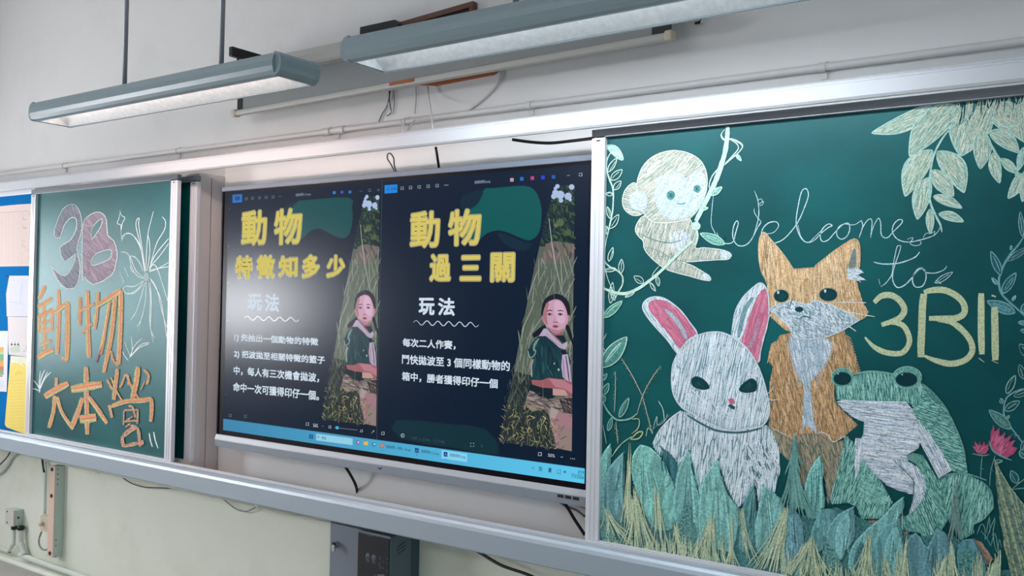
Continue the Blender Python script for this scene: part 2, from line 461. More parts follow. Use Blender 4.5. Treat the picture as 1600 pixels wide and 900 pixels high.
GB = chalkboard(-1.5064, -0.12, 2.60, 'right green chalkboard with rabbit, fox, frog and monkey drawings', stl=0.049)

# ------------------------------------------------------------------ chalk drawings, right board
K = 0.225
def C(ox, oy, s=K): return lambda *pts: [(ox + x * s, oy + y * s) for x, y in pts]
a1, a2, a3, a4 = C(920, 170), C(1240, 140), C(920, 350), C(1240, 340)
a5, a6, a7, a8 = C(920, 520), C(1240, 520), C(920, 698), C(1240, 698)
DB = 2.6145
MINT, PALE, TAN, WHT = (194, 222, 206), (190, 220, 222), (196, 193, 180), (224, 230, 236)
TEAL, TEALD, TEALL = (100, 156, 146), (62, 116, 118), (132, 186, 170)
ORG, ORGD, ORGL = (226, 184, 138), (202, 158, 114), (238, 204, 164)
PINK, YEL, DKG, LEAF = (214, 124, 150), (186, 196, 150), (14, 66, 70), (200, 214, 176)
GREYW = (158, 178, 190)

def leafpts(b, t, w, bend=0.0, n=8):
    b = Vector(b); t = Vector(t); d = t - b; nr = Vector((-d.y, d.x)).normalized(); L = []; R = []
    for i in range(n + 1):
        k = i / n; c = b + d * k + nr * (bend * math.sin(math.pi * k))
        h = w * 0.5 * math.sin(math.pi * k ** 0.85) ** 0.8 if 0 < k < 1 else 0
        L.append(tuple(c + nr * h)); R.append(tuple(c - nr * h))
    return L + R[-2:0:-1]
def outline_leaf(A, b, t, w, c, lw=1.0, fill=None, inner=1, bend=0.0):
    p = leafpts(b, t, w, bend)
    if fill: A.poly(p, fill, grain=0.5)
    A.stroke(p, lw, c, 2, 1, closed=True, rep=2, off=0.5)
    for i in range(inner):
        f = A.rnd.uniform(-0.2, 0.2) * w
        bb, tt = Vector(b), Vector(t); nr = Vector((-(tt - bb).y, (tt - bb).x)).normalized() * f
        A.stroke([tuple(bb * 0.85 + tt * 0.15 + nr * .5), tuple(bb * .5 + tt * .5 + nr), tuple(bb * 0.2 + tt * 0.8 + nr * .5)], lw * 0.8, c, 3)

# lettering
A = Art(DB, 4, 11); A.grain = 0.35
A.stroke(a1((985, 905), (1000, 960), (1030, 1000)) , 1, PALE) if False else None
LW = 1.5
A.stroke(a1((865, 600), (855, 700), (850, 800), (870, 850), (890, 890)), 0.9, PALE)
A.stroke(a3((890, 60), (910, 110), (950, 135), (1000, 125), (1020, 60), (1038, -5), (1025, -20), (1005, 20), (1000, 90), (1030, 145), (1080, 150), (1120, 120), (1150, 70), (1190, -10)), LW, PALE)
A.stroke(a1((1150, 570), (1175, 640), (1180, 740), (1160, 830), (1140, 890)), 1.1, PALE)
A.stroke(a1((1170, 640), (1195, 625), (1205, 645), (1175, 665)), 0.9, PALE); A.stroke(a1((1180, 660), (1215, 645), (1200, 670), (1180, 665)), 0.9, PALE)
A.stroke(a1((1150, 690), (1150, 720), (1175, 760), (1195, 790), (1160, 840)), 0.9, PALE)
A.stroke(a3((1215, 68), (1280, 60), (1318, 15), (1300, -15), (1250, -8), (1210, 30), (1200, 80), (1225, 125), (1300, 130), (1370, 90), (1450, -10), (1500, -120), (1525, -200), (1510, -245), (1478, -225), (1455, -130), (1440, -20), (1455, 60), (1490, 115), (1530, 125), (1580, 80), (1620, 40)), LW, PALE)
A.stroke(a4((30, 50), (50, 130), (90, 172), (140, 160), (190, 110), (240, 70), (268, 55), (240, 45), (200, 80), (185, 130), (200, 165), (240, 155), (290, 100), (340, 50), (380, 40), (390, 80), (370, 130), (330, 150), (300, 120), (310, 70), (350, 45), (420, 50), (470, 20)), LW, PALE)
A.stroke(a4((470, 18), (480, 60), (455, 140)), LW, PALE); A.stroke(a4((460, 120), (490, 50), (525, 10), (545, 30), (535, 140)), LW, PALE)
A.stroke(a4((535, 130), (560, 50), (590, 5), (605, 40), (610, 120), (650, 140), (700, 90), (750, 40), (752, 15), (720, 20), (690, 60), (690, 110), (730, 155), (800, 170), (880, 155), (960, 130), (1000, 100), (1020, 60)), LW, PALE)
A.stroke(a4((790, 150), (830, 140), (810, 180), (850, 195), (885, 180), (870, 150)), 1, PALE); A.stroke(a4((900, 140), (920, 110), (955, 110), (980, 95), (975, 130)), 1, PALE)
A.stroke(a4((745, 195), (738, 230), (710, 310), (690, 380), (690, 440), (720, 485), (770, 470), (820, 420), (870, 360), (910, 365), (920, 420), (895, 475), (845, 480), (825, 430), (850, 370), (890, 350), (920, 380), (980, 385), (1040, 365), (1065, 335)), 1.8, PALE)
A.stroke(a4((745, 195), (720, 200), (705, 260), (690, 340), (680, 400), (640, 455), (605, 480)), 1.4, PALE)
A.stroke(a4((555, 308), (620, 322), (720, 318), (800, 295), (850, 270), (875, 238)), 1.9, PALE)
A.stroke(a4((590, 425), (600, 465)), 1.6, PALE); outline_leaf(A, a4((985, 455))[0], a4((1105, 380))[0], 8, PALE, 1)
A.stroke(a4((985, 435), (1025, 455), (975, 450)), 1.2, PALE)
outline_leaf(A, a3((945, 140))[0], a3((775, 65))[0], 14, MINT, 1, (110, 180, 165), 2); A.stroke(a3((930, 150), (950, 90), (940, 120)), .8, MINT)
CB = (196, 204, 162)
A.grain = 0.3
A.stroke(a4((560, 590), (610, 545), (680, 540), (740, 580), (770, 640), (745, 690), (700, 715), (610, 745)), 9.5, CB, 12, 0.7, .03)
A.stroke(a4((610, 745), (690, 730), (760, 750), (800, 820), (800, 880), (760, 935), (700, 945), (620, 930), (550, 890), (495, 830)), 8.5, CB, 12, 0.3, .03)
A.stroke(a4((905, 530), (895, 620), (890, 780), (885, 880), (885, 970)), 11.5, CB, 4, 0.9, .03)
A.stroke(a4((905, 520), (960, 505), (1050, 505), (1140, 550), (1185, 610), (1180, 670), (1120, 700), (1040, 700), (940, 700)), 10, CB, 12, 0.7, .03)
A.stroke(a4((1000, 715), (1100, 730), (1180, 790), (1230, 860), (1240, 930), (1190, 990), (1090, 1015), (980, 990), (910, 960)), 9.5, CB, 12, 0.4, .03)
A.stroke(a4((1303, 525), (1303, 640), (1303, 800), (1308, 950)), 10.5, CB, 3, 0.8, .03); A.stroke(a4((1395, 620), (1398, 750), (1400, 900), (1402, 990)), 11.5, CB, 3, 0.8, .03)
A.stroke(a4((1375, 540), (1405, 550)), 5, CB, 0); A.stroke(a6((1285, 175), (1325, 205)), 2.2, CB, 0); A.stroke(a6((1375, 190), (1420, 212)), 2, CB, 0)
A.build('welcome_lettering', 'chalk', GB, 'chalk words welcome to 3B!! in pale blue and cream')

# monkey on a vine
A = Art(DB, 4, 12); A.grain = 0.25
ear = a1((330, 520), (290, 525), (250, 570), (233, 640), (250, 700), (300, 738), (360, 735), (400, 690), (400, 600))
head = a1((335, 520), (345, 470), (370, 410), (420, 350), (490, 310), (575, 290), (660, 298), (730, 325), (780, 365), (810, 420), (822, 480), (818, 560), (795, 630), (770, 680), (730, 735), (680, 770), (600, 785), (520, 790), (450, 785), (400, 750), (370, 700), (340, 620))
body = a3((400, -55), (360, -40), (330, 10), (325, 50), (345, 85), (378, 120), (385, 170), (420, 220), (480, 275), (540, 315), (620, 342), (700, 362), (780, 385), (842, 392), (838, 362), (790, 330), (720, 290), (650, 262), (700, 262), (800, 255), (900, 248), (965, 245), (990, 215), (960, 190), (900, 175), (800, 165), (742, 168), (750, 110), (748, 50), (720, 0), (690, -40), (600, -15), (500, -10))
TB = (124, 146, 136)
for pl, an in ((ear, 20), (body, 105), (head, -40)):
    A.poly(pl, TB if pl is not head else (140, 158, 146), 4)
    A.hatch(pl, an, 2.3, 2.0, [TAN, TAN, (194, 192, 178), (212, 208, 196)], 26, smooth=4, grain=0.25)
    A.stroke(pl, 1.3, (220, 226, 210), 4, 1, closed=True)
face = a1((455, 590), (470, 520), (520, 465), (600, 445), (660, 465), (690, 515), (705, 460), (740, 428), (785, 440), (812, 490), (815, 540), (795, 620), (760, 690), (680, 748), (580, 770), (510, 735), (470, 670))
A.poly(face, (168, 190, 200), 4); A.hatch(face, -55, 2.2, 1.9, [(206, 222, 236), (196, 214, 230), (214, 226, 236)], 22, smooth=4)
A.hatch(face, 20, 7, 1.5, [(214, 226, 240)], 14, smooth=4)
e2 = a1((290, 600), (330, 570), (380, 580), (405, 630), (395, 690), (350, 710), (300, 690), (283, 640))
A.poly(e2, (176, 196, 202), 4); A.hatch(e2, -30, 2, 1.6, [WHT, (196, 212, 224)], 10, smooth=4)
A.hatch(a1((325, 640), (380, 630), (390, 660), (330, 665)), 10, 2, 2, [TAN], 9)
for c, r in ((a1((570, 600))[0], 7), (a1((752, 555))[0], 6)):
    cir = [(c[0] + r * .95 * math.cos(i * .5236), c[1] + r * 1.05 * math.sin(i * .5236)) for i in range(12)]
    A.poly(cir, (84, 138, 136)); A.hatch(cir, 40, 2, 1.2, [(116, 170, 166), (60, 112, 112)], 5)
    A.poly([(c[0] + (x - c[0]) * .45, c[1] + (y_ - c[1]) * .45) for x, y_ in cir], (52, 104, 106))
A.stroke(a1((612, 655), (640, 662), (670, 652)), 2, (96, 150, 150)); A.stroke(a1((640, 735), (665, 738)), 1, (120, 160, 160))
bel = a3((560, 60), (640, 40), (705, 75), (690, 140), (640, 200), (575, 195), (560, 150))
A.hatch(bel, 80, 2.6, 2, [WHT, (196, 210, 226)], 14)
for ft in (a3((912, 180), (960, 190), (990, 215), (965, 245), (915, 246)), a3((800, 335), (838, 362), (842, 392), (775, 380))):
    A.poly(ft, (176, 196, 204)); A.hatch(ft, 70, 2, 1.8, [WHT], 12)
A.stroke(a3((340, 60), (450, 110), (560, 130), (650, 110)), 1.4, (96, 130, 120)); A.stroke(a3((390, 160), (480, 185), (600, 250), (680, 260)), 1.1, (110, 140, 130))
hnd = a1((720, 800), (750, 785), (775, 810), (760, 838), (725, 835))
A.build('monkey_drawing', 'chalk', GB, 'cream chalk monkey swinging on a vine')

A = Art(DB, 120, 13); A.grain = 0.25
A.stroke(a1((966, 125), (962, 200), (945, 310), (905, 440), (865, 540), (810, 650), (745, 780)), 7.5, (188, 222, 204), 6, 0.8)
A.stroke(a1((945, 145), (920, 180), (940, 215), (990, 212), (1040, 232), (1068, 260), (1045, 300), (1000, 340), (945, 390)), 1.5, MINT, rep=2, off=1)
A.stroke(a1((985, 215), (1030, 245), (1040, 280), (1000, 330), (950, 380)), 1.4, MINT, rep=2, off=1); A.stroke(a1((930, 380), (860, 460), (835, 530), (850, 570)), 1.5, MINT, rep=2, off=.6)
for b, t_, w_ in (((1025, 315), (1060, 360), 5), ((850, 600), (925, 545), 9), ((780, 700), (828, 690), 5)): outline_leaf(A, a1(b)[0], a1(t_)[0], w_, MINT, 1.2, (140, 200, 180))
A.poly(hnd, (190, 226, 212), 4); A.stroke(hnd, 1.2, MINT, 4, closed=True)
A.stroke(a3((745, 10), (758, 80), (740, 150)), 2, MINT, rep=2, off=1)
A.stroke(a3((720, 120), (600, 230), (520, 310), (440, 380), (350, 445), (260, 482), (180, 475), (100, 445)), 4.6, MINT, 6, 0.7)
A.stroke(a3((490, 290), (450, 340), (440, 370)), 1, MINT); 
for b, t_, w_ in (((380, 410), (315, 365), 10), ((475, 365), (485, 430), 6), ((430, 410), (465, 465), 5), ((320, 470), (255, 510), 5)): outline_leaf(A, a3(b)[0], a3(t_)[0], w_, MINT, 1.1)
# long vine down the left edge
fl = a1((120, 258), (180, 255), (220, 290), (242, 350), (215, 352), (165, 315))
A.poly(fl, (130, 190, 178), 3); A.hatch(fl, 35, 2, 1.6, [MINT, (206, 230, 220)], 10)
A.stroke(fl, 1.2, MINT, 3, closed=True)
A.stroke(a1((158, 300), (130, 350), (125, 420), (145, 490), (165, 540), (172, 600), (168, 700), (155, 770), (138, 850), (125, 905)), 2.2, MINT)
A.stroke(a3((125, 105), (112, 180), (108, 250), (145, 295), (200, 325), (235, 365), (235, 420), (205, 475), (180, 530)), 2.4, MINT)
A.stroke(a3((110, 280), (130, 370), (160, 450), (165, 500)), 1.1, MINT)
for F, b, t_, w_ in ((a1, (135, 440), (195, 345), 8), (a1, (155, 495), (232, 425), 11), (a1, (175, 560), (225, 500), 9), (a1, (165, 590), (122, 590), 6), (a1, (150, 760), (130, 680), 6), (a1, (150, 830), (210, 735), 10), (a1, (130, 870), (125, 815), 5),
                    (a3, (140, 260), (168, 165), 7), (a3, (225, 340), (230, 245), 8), (a3, (190, 310), (108, 325), 6), (a3, (150, 550), (165, 405), 8), (a3, (180, 530), (150, 440), 6)):
    outline_leaf(A, F(b)[0], F(t_)[0], w_, MINT, 1.1)
outline_leaf(A, a3((105, 650))[0], a3((235, 535))[0], 12, MINT, 1.1, (96, 166, 150)); A.stroke(a3((110, 600), (100, 700)), 1.2, MINT)
outline_leaf(A, a5((95, 240))[0], a5((265, 30))[0], 24, MINT, 1.2, (86, 150, 140), 3); A.stroke(a5((125, 5), (95, 80), (120, 130)), 1.2, MINT)
for b, t_, w_ in (((95, 330), (128, 285), 6), ((100, 430), (140, 350), 9), ((95, 480), (115, 440), 7), ((215, 585), (280, 450), 9), ((135, 680), (160, 590), 7)): outline_leaf(A, a5(b)[0], a5(t_)[0], w_, (140, 190, 176), 1.0, (52, 112, 108))
A.stroke(a5((100, 480), (135, 545), (190, 600), (250, 605), (300, 590), (335, 560)), 2.4, (140, 190, 176)); A.stroke(a5((300, 600), (350, 600), (345, 660), (300, 700)), 1.4, YEL)
A.stroke(a5((110, 690), (100, 640), (125, 770)), 1, MINT); A.stroke(a5((290, 740), (340, 690), (375, 690), (350, 730), (300, 740)), 1.6, YEL, rep=2, off=.7)
A.stroke(a5((160, 860), (230, 770), (300, 720)), 1.1, MINT); A.stroke(a5((180, 830), (200, 800), (240, 760)), 1, MINT)
for P in (a5((230, 180), (300, 290), (375, 440)), a5((500, 230), (430, 330), (375, 440), (335, 570)), a5((187, 270), (187, 400), (180, 550)), a5((190, 620), (198, 700), (205, 770)), a5((375, 440), (410, 570), (440, 690))):
    A.stroke(P, 0.9, (206, 204, 180))
    q = smooth_pts(P, 6)[:-3]
    for pt in q[::1]:
        for k in range(2):
            d = Vector((A.rnd.uniform(-3, 3), A.rnd.uniform(-2, 2)))
            A.stroke([tuple(Vector(pt[:2]) + d), tuple(Vector(pt[:2]) + d + Vector((A.rnd.uniform(-1, 1), 1.4)))], 0.9, (196, 176, 146), 0)
A.stroke(a5((490, 475), (520, 530), (530, 610)), 1.2, MINT, rep=2, off=.8); A.stroke(a5((440, 700), (475, 580), (480, 640), (530, 610), (550, 560)), 1, MINT)
A.stroke(a5((400, 720), (415, 660), (450, 700)), 1, MINT); A.stroke(a5((430, 690), (500, 620), (570, 570)), 1, (110, 150, 146))
A.build('vine_drawing', 'chalk', GB, 'mint green chalk vine at the left edge and monkey rope')

# fox
A = Art(DB, 4, 14); A.grain = 0.3
fbody = a5((1400, 0), (1330, 15), (1290, 80), (1255, 135), (1250, 205), (1278, 235), (1258, 330), (1250, 430), (1255, 560), (1250, 650), (1400, 780), (1600, 790), (1750, 740), (1870, 640), (1720, 500), (1700, 420), (1720, 280), (1870, 290), (1850, 160), (1810, 60), (1770, -20), (1600, -40))
A.poly(fbody, (154, 126, 92)); A.hatch(fbody, 82, 2.5, 2.3, [ORG, ORGD, (214, 170, 122), (208, 162, 114)], 20, tilt=.15, bright=.07)
A.hatch(fbody, 70, 12, 1.3, [(112, 98, 74)], 9, tilt=.2)
low = a5((1245, 640), (1400, 740), (1480, 700), (1600, 700), (1700, 760), (1800, 740), (1760, 900), (1700, 1100), (1660, 1200), (1640, 1000), (1560, 960), (1490, 1080), (1400, 900), (1300, 800))
A.poly(low, (96, 112, 98)); A.hatch(low, 75, 2.6, 2.2, [(188, 168, 138), (176, 158, 130), (160, 148, 124)], 22, tilt=.12)
chest = a5((1390, 60), (1400, 20), (1500, 10), (1600, 0), (1690, 70), (1665, 180), (1610, 260), (1535, 350), (1545, 430), (1560, 590), (1590, 700), (1500, 640), (1480, 700), (1495, 400), (1488, 360), (1440, 270), (1405, 150))
A.poly(chest, (150, 172, 182)); A.hatch(chest, 80, 2.3, 2, [WHT, (196, 210, 222), (184, 200, 214)], 24)
for i in range(26):
    f = i / 25; x = 1390 + 90 * f; y_ = 60 + 300 * f
    A.stroke(a5((x, y_), (x - 25, y_ + 22)), 1.2, WHT, 0); A.stroke(a5((1690 - 130 * f, y_), (1715 - 130 * f, y_ + 24)), 1.2, WHT, 0)
for i in range(14):
    f = i / 13; A.stroke(a6((370 + 70 * f, 20 + 240 * f), (400 + 70 * f, 40 + 240 * f)), 1.8, ORG, 0); A.stroke(a5((1300 - 40 * f, 60 + 100 * f), (1265 - 25 * f, 80 + 130 * f)), 1.8, ORG, 0)
fhead = a4((-237, 326), (-242, 256), (-237, 156), (-207, 101), (-160, 150), (-100, 218), (-42, 276), (0, 362), (0, 355), (70, 350), (140, 345), (165, 318), (240, 260), (330, 200), (420, 148), (455, 180), (462, 260), (460, 340), (438, 440), (478, 580), (520, 655), (500, 695), (440, 725), (300, 790), (100, 840), (-60, 780), (-160, 690), (-165, 560), (-190, 450), (-225, 380))
fhead = a4((-237, 326), (-242, 256), (-237, 156), (-207, 101), (-160, 150), (-100, 218), (-50, 282), (0, 355), (70, 350), (140, 345), (165, 318), (240, 260), (330, 200), (420, 148), (455, 180), (462, 260), (460, 340), (438, 440), (478, 580), (520, 655), (500, 695), (440, 725), (300, 790), (100, 840), (-60, 780), (-160, 690), (-165, 560), (-190, 450), (-225, 380))
A.poly(fhead, (166, 144, 108)); A.hatch(fhead, 86, 2.3, 2.1, [ORGL, ORG, (228, 188, 140), (230, 192, 146)], 34, tilt=.05)
A.stroke(fhead[:8], 1.6, (226, 196, 158), 3); A.stroke(fhead[11:17], 1.8, (222, 176, 130), 3); A.hatch(a4((-230, 330), (-200, 120), (-170, 200), (-190, 420)), 84, 3.2, 1.5, [(150, 116, 80)], 30)
A.hatch(a4((300, 560), (420, 420), (478, 580), (515, 655), (440, 690)), 65, 4, 2, [ORGD, (190, 150, 106)], 14)
gi = a4((380, 350), (395, 270), (415, 215), (435, 222), (440, 290), (432, 345)); A.poly(gi, (126, 134, 124), 3); A.stroke(gi, 1.6, (206, 196, 176), 3, closed=True)
tf = a4((370, 355), (450, 348), (488, 380), (448, 398), (500, 432), (440, 440), (375, 425)); A.poly(tf, (168, 186, 192)); A.hatch(tf, 15, 2.2, 2, [WHT], 14)
for q in (((430, 360), (490, 385)), ((430, 410), (503, 435)), ((440, 430), (470, 450))): A.stroke(a4(*q), 1.5, WHT, 0)
muz = a4((-172, 636), (-120, 606), (-20, 576), (60, 566), (110, 590), (150, 572), (225, 595), (300, 622), (400, 670), (462, 710), (330, 790), (230, 830), (130, 838), (0, 826), (-60, 780), (-100, 690))
muz = a4((-172, 636), (-120, 606), (-20, 576), (70, 600), (110, 600), (150, 572), (225, 595), (300, 622), (400, 670), (462, 710), (330, 790), (230, 830), (100, 850), (0, 836), (-30, 760), (-100, 690))
A.poly(muz, (150, 172, 180)); A.hatch(muz, 28, 2.3, 2, [WHT, (198, 212, 224), (214, 222, 230)], 16, tilt=.4); A.hatch(muz, 80, 5, 1.6, [WHT, (120, 150, 152)], 12, tilt=.4)
A.stroke(muz, 1.3, (218, 224, 230), 0, closed=True)
A.stroke(a4((45, 700), (80, 685), (130, 705)), 1.6, (44, 84, 86)); 
def ell(F, cx, cy, rx, ry, n=16): return F(*[(cx + rx * math.cos(2 * math.pi * i / n), cy + ry * math.sin(2 * math.pi * i / n)) for i in range(n)])
for F, cx, cy, rx, ry in ((a3, 1338, 500, 58, 50), (a4, 242, 535, 68, 52)):
    A.poly(ell(F, cx, cy, rx, ry), (176, 160, 120), grain=.4); A.poly(ell(F, cx, cy, rx - 6, ry - 7), (12, 60, 66), grain=0); A.hatch(ell(F, cx + 8, cy + 8, rx * .5, ry * .5), 40, 3, 1.2, [(40, 92, 96)], 8)
    A.poly(ell(F, cx - 22, cy - 25, 8, 12), (210, 222, 226))
A.poly(ell(a4, 40, 637, 30, 19), (16, 64, 68)); A.stroke(a4((-5, 560), (-20, 600), (-30, 625)), 1.6, (52, 88, 80))
for q in (((290, 590), (400, 588), (505, 591)), ((380, 655), (470, 672), (565, 688)), ((370, 748), (400, 765), (435, 790)), ((-148, 665), (-170, 690), (-193, 732))): A.stroke(a4(*q), 1.6, (226, 222, 214))
for q in (((170, 700), (155, 690), (150, 640)), ((170, 700), (200, 690), (250, 720), (262, 750), (290, 755), (340, 725), (380, 722))): A.stroke(a6(*q), 1.3, (226, 222, 224))
A.stroke(a5((1250, 650), (1330, 690), (1400, 720)), 1.2, (216, 210, 206)); A.stroke(a5((1390, 700), (1415, 740), (1440, 690)), 1.2, (216, 206, 196))
A.build('fox_drawing', 'chalk', GB, 'orange and white chalk fox')

# rabbit
A = Art(DB, 130, 15); A.grain = 0.2
RW = [(224, 234, 238), (212, 224, 230), (232, 238, 242), (218, 230, 236)]
rb = a7((700 - 60, -250), (560, -190), (490, -110), (445, -20), (455, 10), (490, 60), (560, 60), (610, 160), (640, 150), (700, 40), (740, 200), (775, 345), (800, 240), (900, 92), (940, 240), (1035, 430), (1090, 370), (1160, 260), (1185, 450), (1215, 290), (1290, 320), (1330, 160), (1325, 20), (1290, -80), (1240, -150), (1000, -170))
rb = [(max(p[0], 0), p[1]) for p in rb]
A.poly(rb, (112, 148, 156)); A.hatch(rb, 97, 2.7, 2.3, RW, 40, tilt=.08); A.hatch(a7((1080, -40), (1290, -60), (1320, 150), (1200, 300), (1080, 250)), 70, 3.2, 2, RW + [(70, 110, 116)], 10, tilt=.3)
A.stroke(a7((640, -250), (560, -190), (490, -110), (445, -20)), 1.8, WHT)
A.stroke(a7((775, 345), (735, 180), (705, 60)), 1.8, (70, 108, 114), 4); A.stroke(a7((1030, 425), (960, 290), (915, 150)), 1.8, (60, 100, 106), 4)
le = a3((610, 895), (540, 800), (450, 700), (390, 620), (375, 570), (395, 530), (440, 508), (500, 508), (560, 535), (640, 600), (700, 680), (755, 765), (700, 830), (650, 900))
re_ = a3((995, 790), (1000, 700), (1020, 600), (1070, 510), (1130, 450), (1190, 408), (1230, 440), (1252, 520), (1252, 640), (1230, 740), (1195, 880), (1180, 960), (1100, 900), (1040, 820))
for pl in (le, re_):
    A.poly(pl, (140, 168, 176), 3); A.hatch(pl, 60 if pl is le else 108, 2.4, 2, RW, 40, smooth=3); A.stroke(pl, 1.6, (212, 220, 226), 3, closed=True)
PK = [PINK, (206, 112, 140), (220, 134, 158), (200, 118, 144)]
pl = a3((628, 860), (560, 770), (480, 670), (430, 610), (415, 560), (450, 528), (520, 530), (585, 562), (650, 622), (710, 700), (745, 762), (690, 800), (650, 850)); A.poly(pl, (186, 102, 128), 3); A.hatch(pl, 55, 2.3, 2.1, PK, 34, smooth=3)
pl = a3((1060, 835), (1090, 720), (1130, 600), (1180, 490), (1225, 448), (1245, 520), (1245, 630), (1222, 730), (1190, 870), (1165, 965), (1110, 895)); A.poly(pl, (186, 102, 128), 3); A.hatch(pl, 103, 2.3, 2.1, PK, 40, smooth=3)
A.stroke(a3((530, 592), (600, 660), (655, 740), (680, 800)), 6.5, (178, 186, 198), 5, .3, grain=.3); A.stroke(a3((1185, 660), (1165, 740), (1130, 830), (1100, 880)), 6, (196, 150, 172), 5, .3, grain=.4)
A.stroke(a3((1040, 790), (1060, 690), (1090, 590), (1140, 510)), 7, (128, 158, 168), 5, .4, grain=.4)
hd = a5((598, 180), (640, 110), (700, 50), (780, 8), (870, -8), (950, 5), (1030, 50), (1100, 110), (1165, 210), (1210, 320), (1240, 430), (1255, 520), (1245, 590), (1200, 645), (1100, 660), (1000, 680), (900, 655), (800, 610), (720, 560), (650, 520), (605, 460), (582, 400), (575, 330), (580, 240))
A.poly(hd, (120, 154, 162), 3); A.hatch(hd, 101, 2.5, 2.15, RW, 46, smooth=3, tilt=.05); A.stroke(hd, 1.7, (214, 222, 228), 3, closed=True, rep=2, off=1)
A.hatch(a5((650, 380), (820, 420), (1000, 560), (960, 610), (800, 560), (660, 460)), 45, 6, 2.6, [(222, 228, 234)], 8, tilt=.5); A.hatch(a5((1080, 230), (1160, 240), (1190, 310), (1100, 310)), 40, 5, 2.4, [(220, 226, 232)], 8, tilt=.5)
A.stroke(a5((680, 570), (800, 640), (900, 680), (1050, 690), (1200, 660)), 2, (64, 104, 112), 5, rep=2, off=1.5)
for pl in (a5((715, 325), (745, 303), (800, 325), (840, 378), (800, 395), (745, 382), (720, 360)), a5((1045, 390), (1075, 350), (1130, 318), (1167, 345), (1162, 400), (1110, 415), (1062, 410))):
    A.poly(pl, (14, 60, 66), 4, 0); A.stroke(pl, 1, (44, 92, 98), 4, closed=True); A.hatch([(sum(p[0] for p in pl) / 7 + (p[0] - sum(q[0] for q in pl) / 7) * .6, sum(p[1] for p in pl) / 7 + (p[1] - sum(q[1] for q in pl) / 7) * .6) for p in pl], 35, 3.5, .8, [(62, 112, 118)], 8)
A.poly(a5((968, 462), (990, 452), (1008, 460), (1018, 490), (990, 497), (975, 480)), (206, 110, 136)); A.poly(a5((965, 503), (990, 495), (1018, 515), (1012, 535), (985, 522)), (36, 80, 86))
A.hatch(a5((1125, 425), (1155, 420), (1150, 440)), 20, 2, 1.6, [(214, 140, 166)], 5)
for q in (((1190, 420), (1240, 425), (1285, 375)), ((1210, 440), (1260, 465), (1320, 462)), ((1215, 400), (1225, 440), (1250, 480))): A.stroke(a5(*q), 1.3, (216, 222, 226))
A.build('rabbit_drawing', 'chalk', GB, 'white chalk rabbit with pink ears')

# frog
A = Art(DB, 130, 16); A.grain = 0.3
FG = [(150, 206, 190), (136, 194, 178), (164, 214, 200), (124, 182, 168)]
def fgreen(pl, an, sg=16, base=(72, 126, 122), gap=2.7, w_=2.2, sm=0):
    A.poly(pl, base, sm); A.hatch(pl, an, gap, w_, FG, sg, smooth=sm, tilt=.15)
back = a6((880, 350), (950, 400), (1040, 500), (1110, 630), (1160, 750), (1195, 870), (1210, 975), (1095, 960), (1040, 860), (1000, 780), (940, 690), (870, 620), (830, 540), (820, 480))
fgreen(back, 20, 14); A.stroke(a6((890, 350), (960, 410), (1050, 515), (1115, 640), (1165, 760), (1195, 860)), 3, (116, 168, 156), 5, grain=.6); A.hatch(a6((900, 360), (990, 450), (1060, 560), (1090, 640), (1030, 560), (960, 460)), 50, 3, 3, [(84, 134, 132)], 30)
topf = a6((300, 460), (290, 380), (300, 340), (420, 300), (470, 282), (560, 270), (690, 285), (790, 320), (890, 350), (900, 420), (860, 520), (780, 480), (600, 482), (480, 470))
fgreen(topf, 82, 24); A.stroke(a6((410, 290), (480, 274), (560, 268), (690, 284)), 2.4, (126, 182, 168)); A.stroke(a6((300, 460), (480, 472), (600, 480), (770, 480)), 2, (126, 182, 168))
leg1 = a8((360, -80), (430, -20), (430, 230), (480, 50), (560, 170), (620, 260), (690, 385), (610, 500), (470, 500), (440, 420), (380, 390), (265, 400), (250, 360), (300, 200))
fgreen(leg1, 108, 22); A.hatch(a8((470, 150), (600, 250), (680, 380), (520, 400), (440, 330)), 30, 3, 2.4, FG, 14, tilt=.4)
leg2 = a8((820, 40), (900, 60), (960, 160), (1020, 250), (1050, 400), (1080, 500), (1000, 620), (940, 690), (880, 600), (760, 580), (735, 500), (830, 455), (900, 360), (920, 260), (860, 150))
fgreen(leg2, 68, 14)
leg3 = a8((1010, 230), (1100, 195), (1200, 190), (1300, 235), (1370, 320), (1390, 425), (1330, 500), (1250, 545), (1255, 600), (1160, 650), (1080, 520), (1040, 380))
fgreen(leg3, 100, 26); A.stroke(a8((1005, 225), (1090, 190), (1200, 188), (1340, 232)), 3, (112, 164, 156), grain=.6); A.stroke(a8((1200, 545), (1300, 515), (1385, 430)), 1.6, (132, 184, 170)); A.stroke(a8((1300, 235), (1370, 310), (1388, 420)), 2.2, (112, 164, 152))
FW = [(228, 234, 240), (220, 226, 236), (236, 238, 242), (212, 220, 232)]
belly = a6((300, 480), (340, 470), (500, 476), (780, 482), (830, 540), (870, 620), (890, 700), (870, 800), (790, 850), (800, 900), (830, 1000), (835, 1120), (740, 1100), (650, 1060), (560, 980), (485, 880), (430, 890), (440, 800), (485, 700), (490, 620), (420, 590), (340, 530))
A.poly(belly, (150, 170, 180)); A.hatch(belly, 8, 2.5, 2.2, FW, 40, tilt=.06); A.stroke(belly[:5], 1.6, WHT, 0)
strip = a8((430, -60), (470, -60), (490, 40), (430, 240), (425, 100)); A.poly(strip, (150, 172, 180)); A.hatch(strip, 95, 2.5, 2, FW, 26)
rarm = a6((860, 600), (940, 690), (1000, 780), (1060, 890), (1098, 955), (1005, 1010), (940, 880), (870, 740)); A.poly(rarm, (146, 168, 178)); A.hatch(rarm, 62, 2.5, 2.2, FW, 40); A.stroke(a8((1005, 215), (1095, 165)), 2.2, WHT, 0)
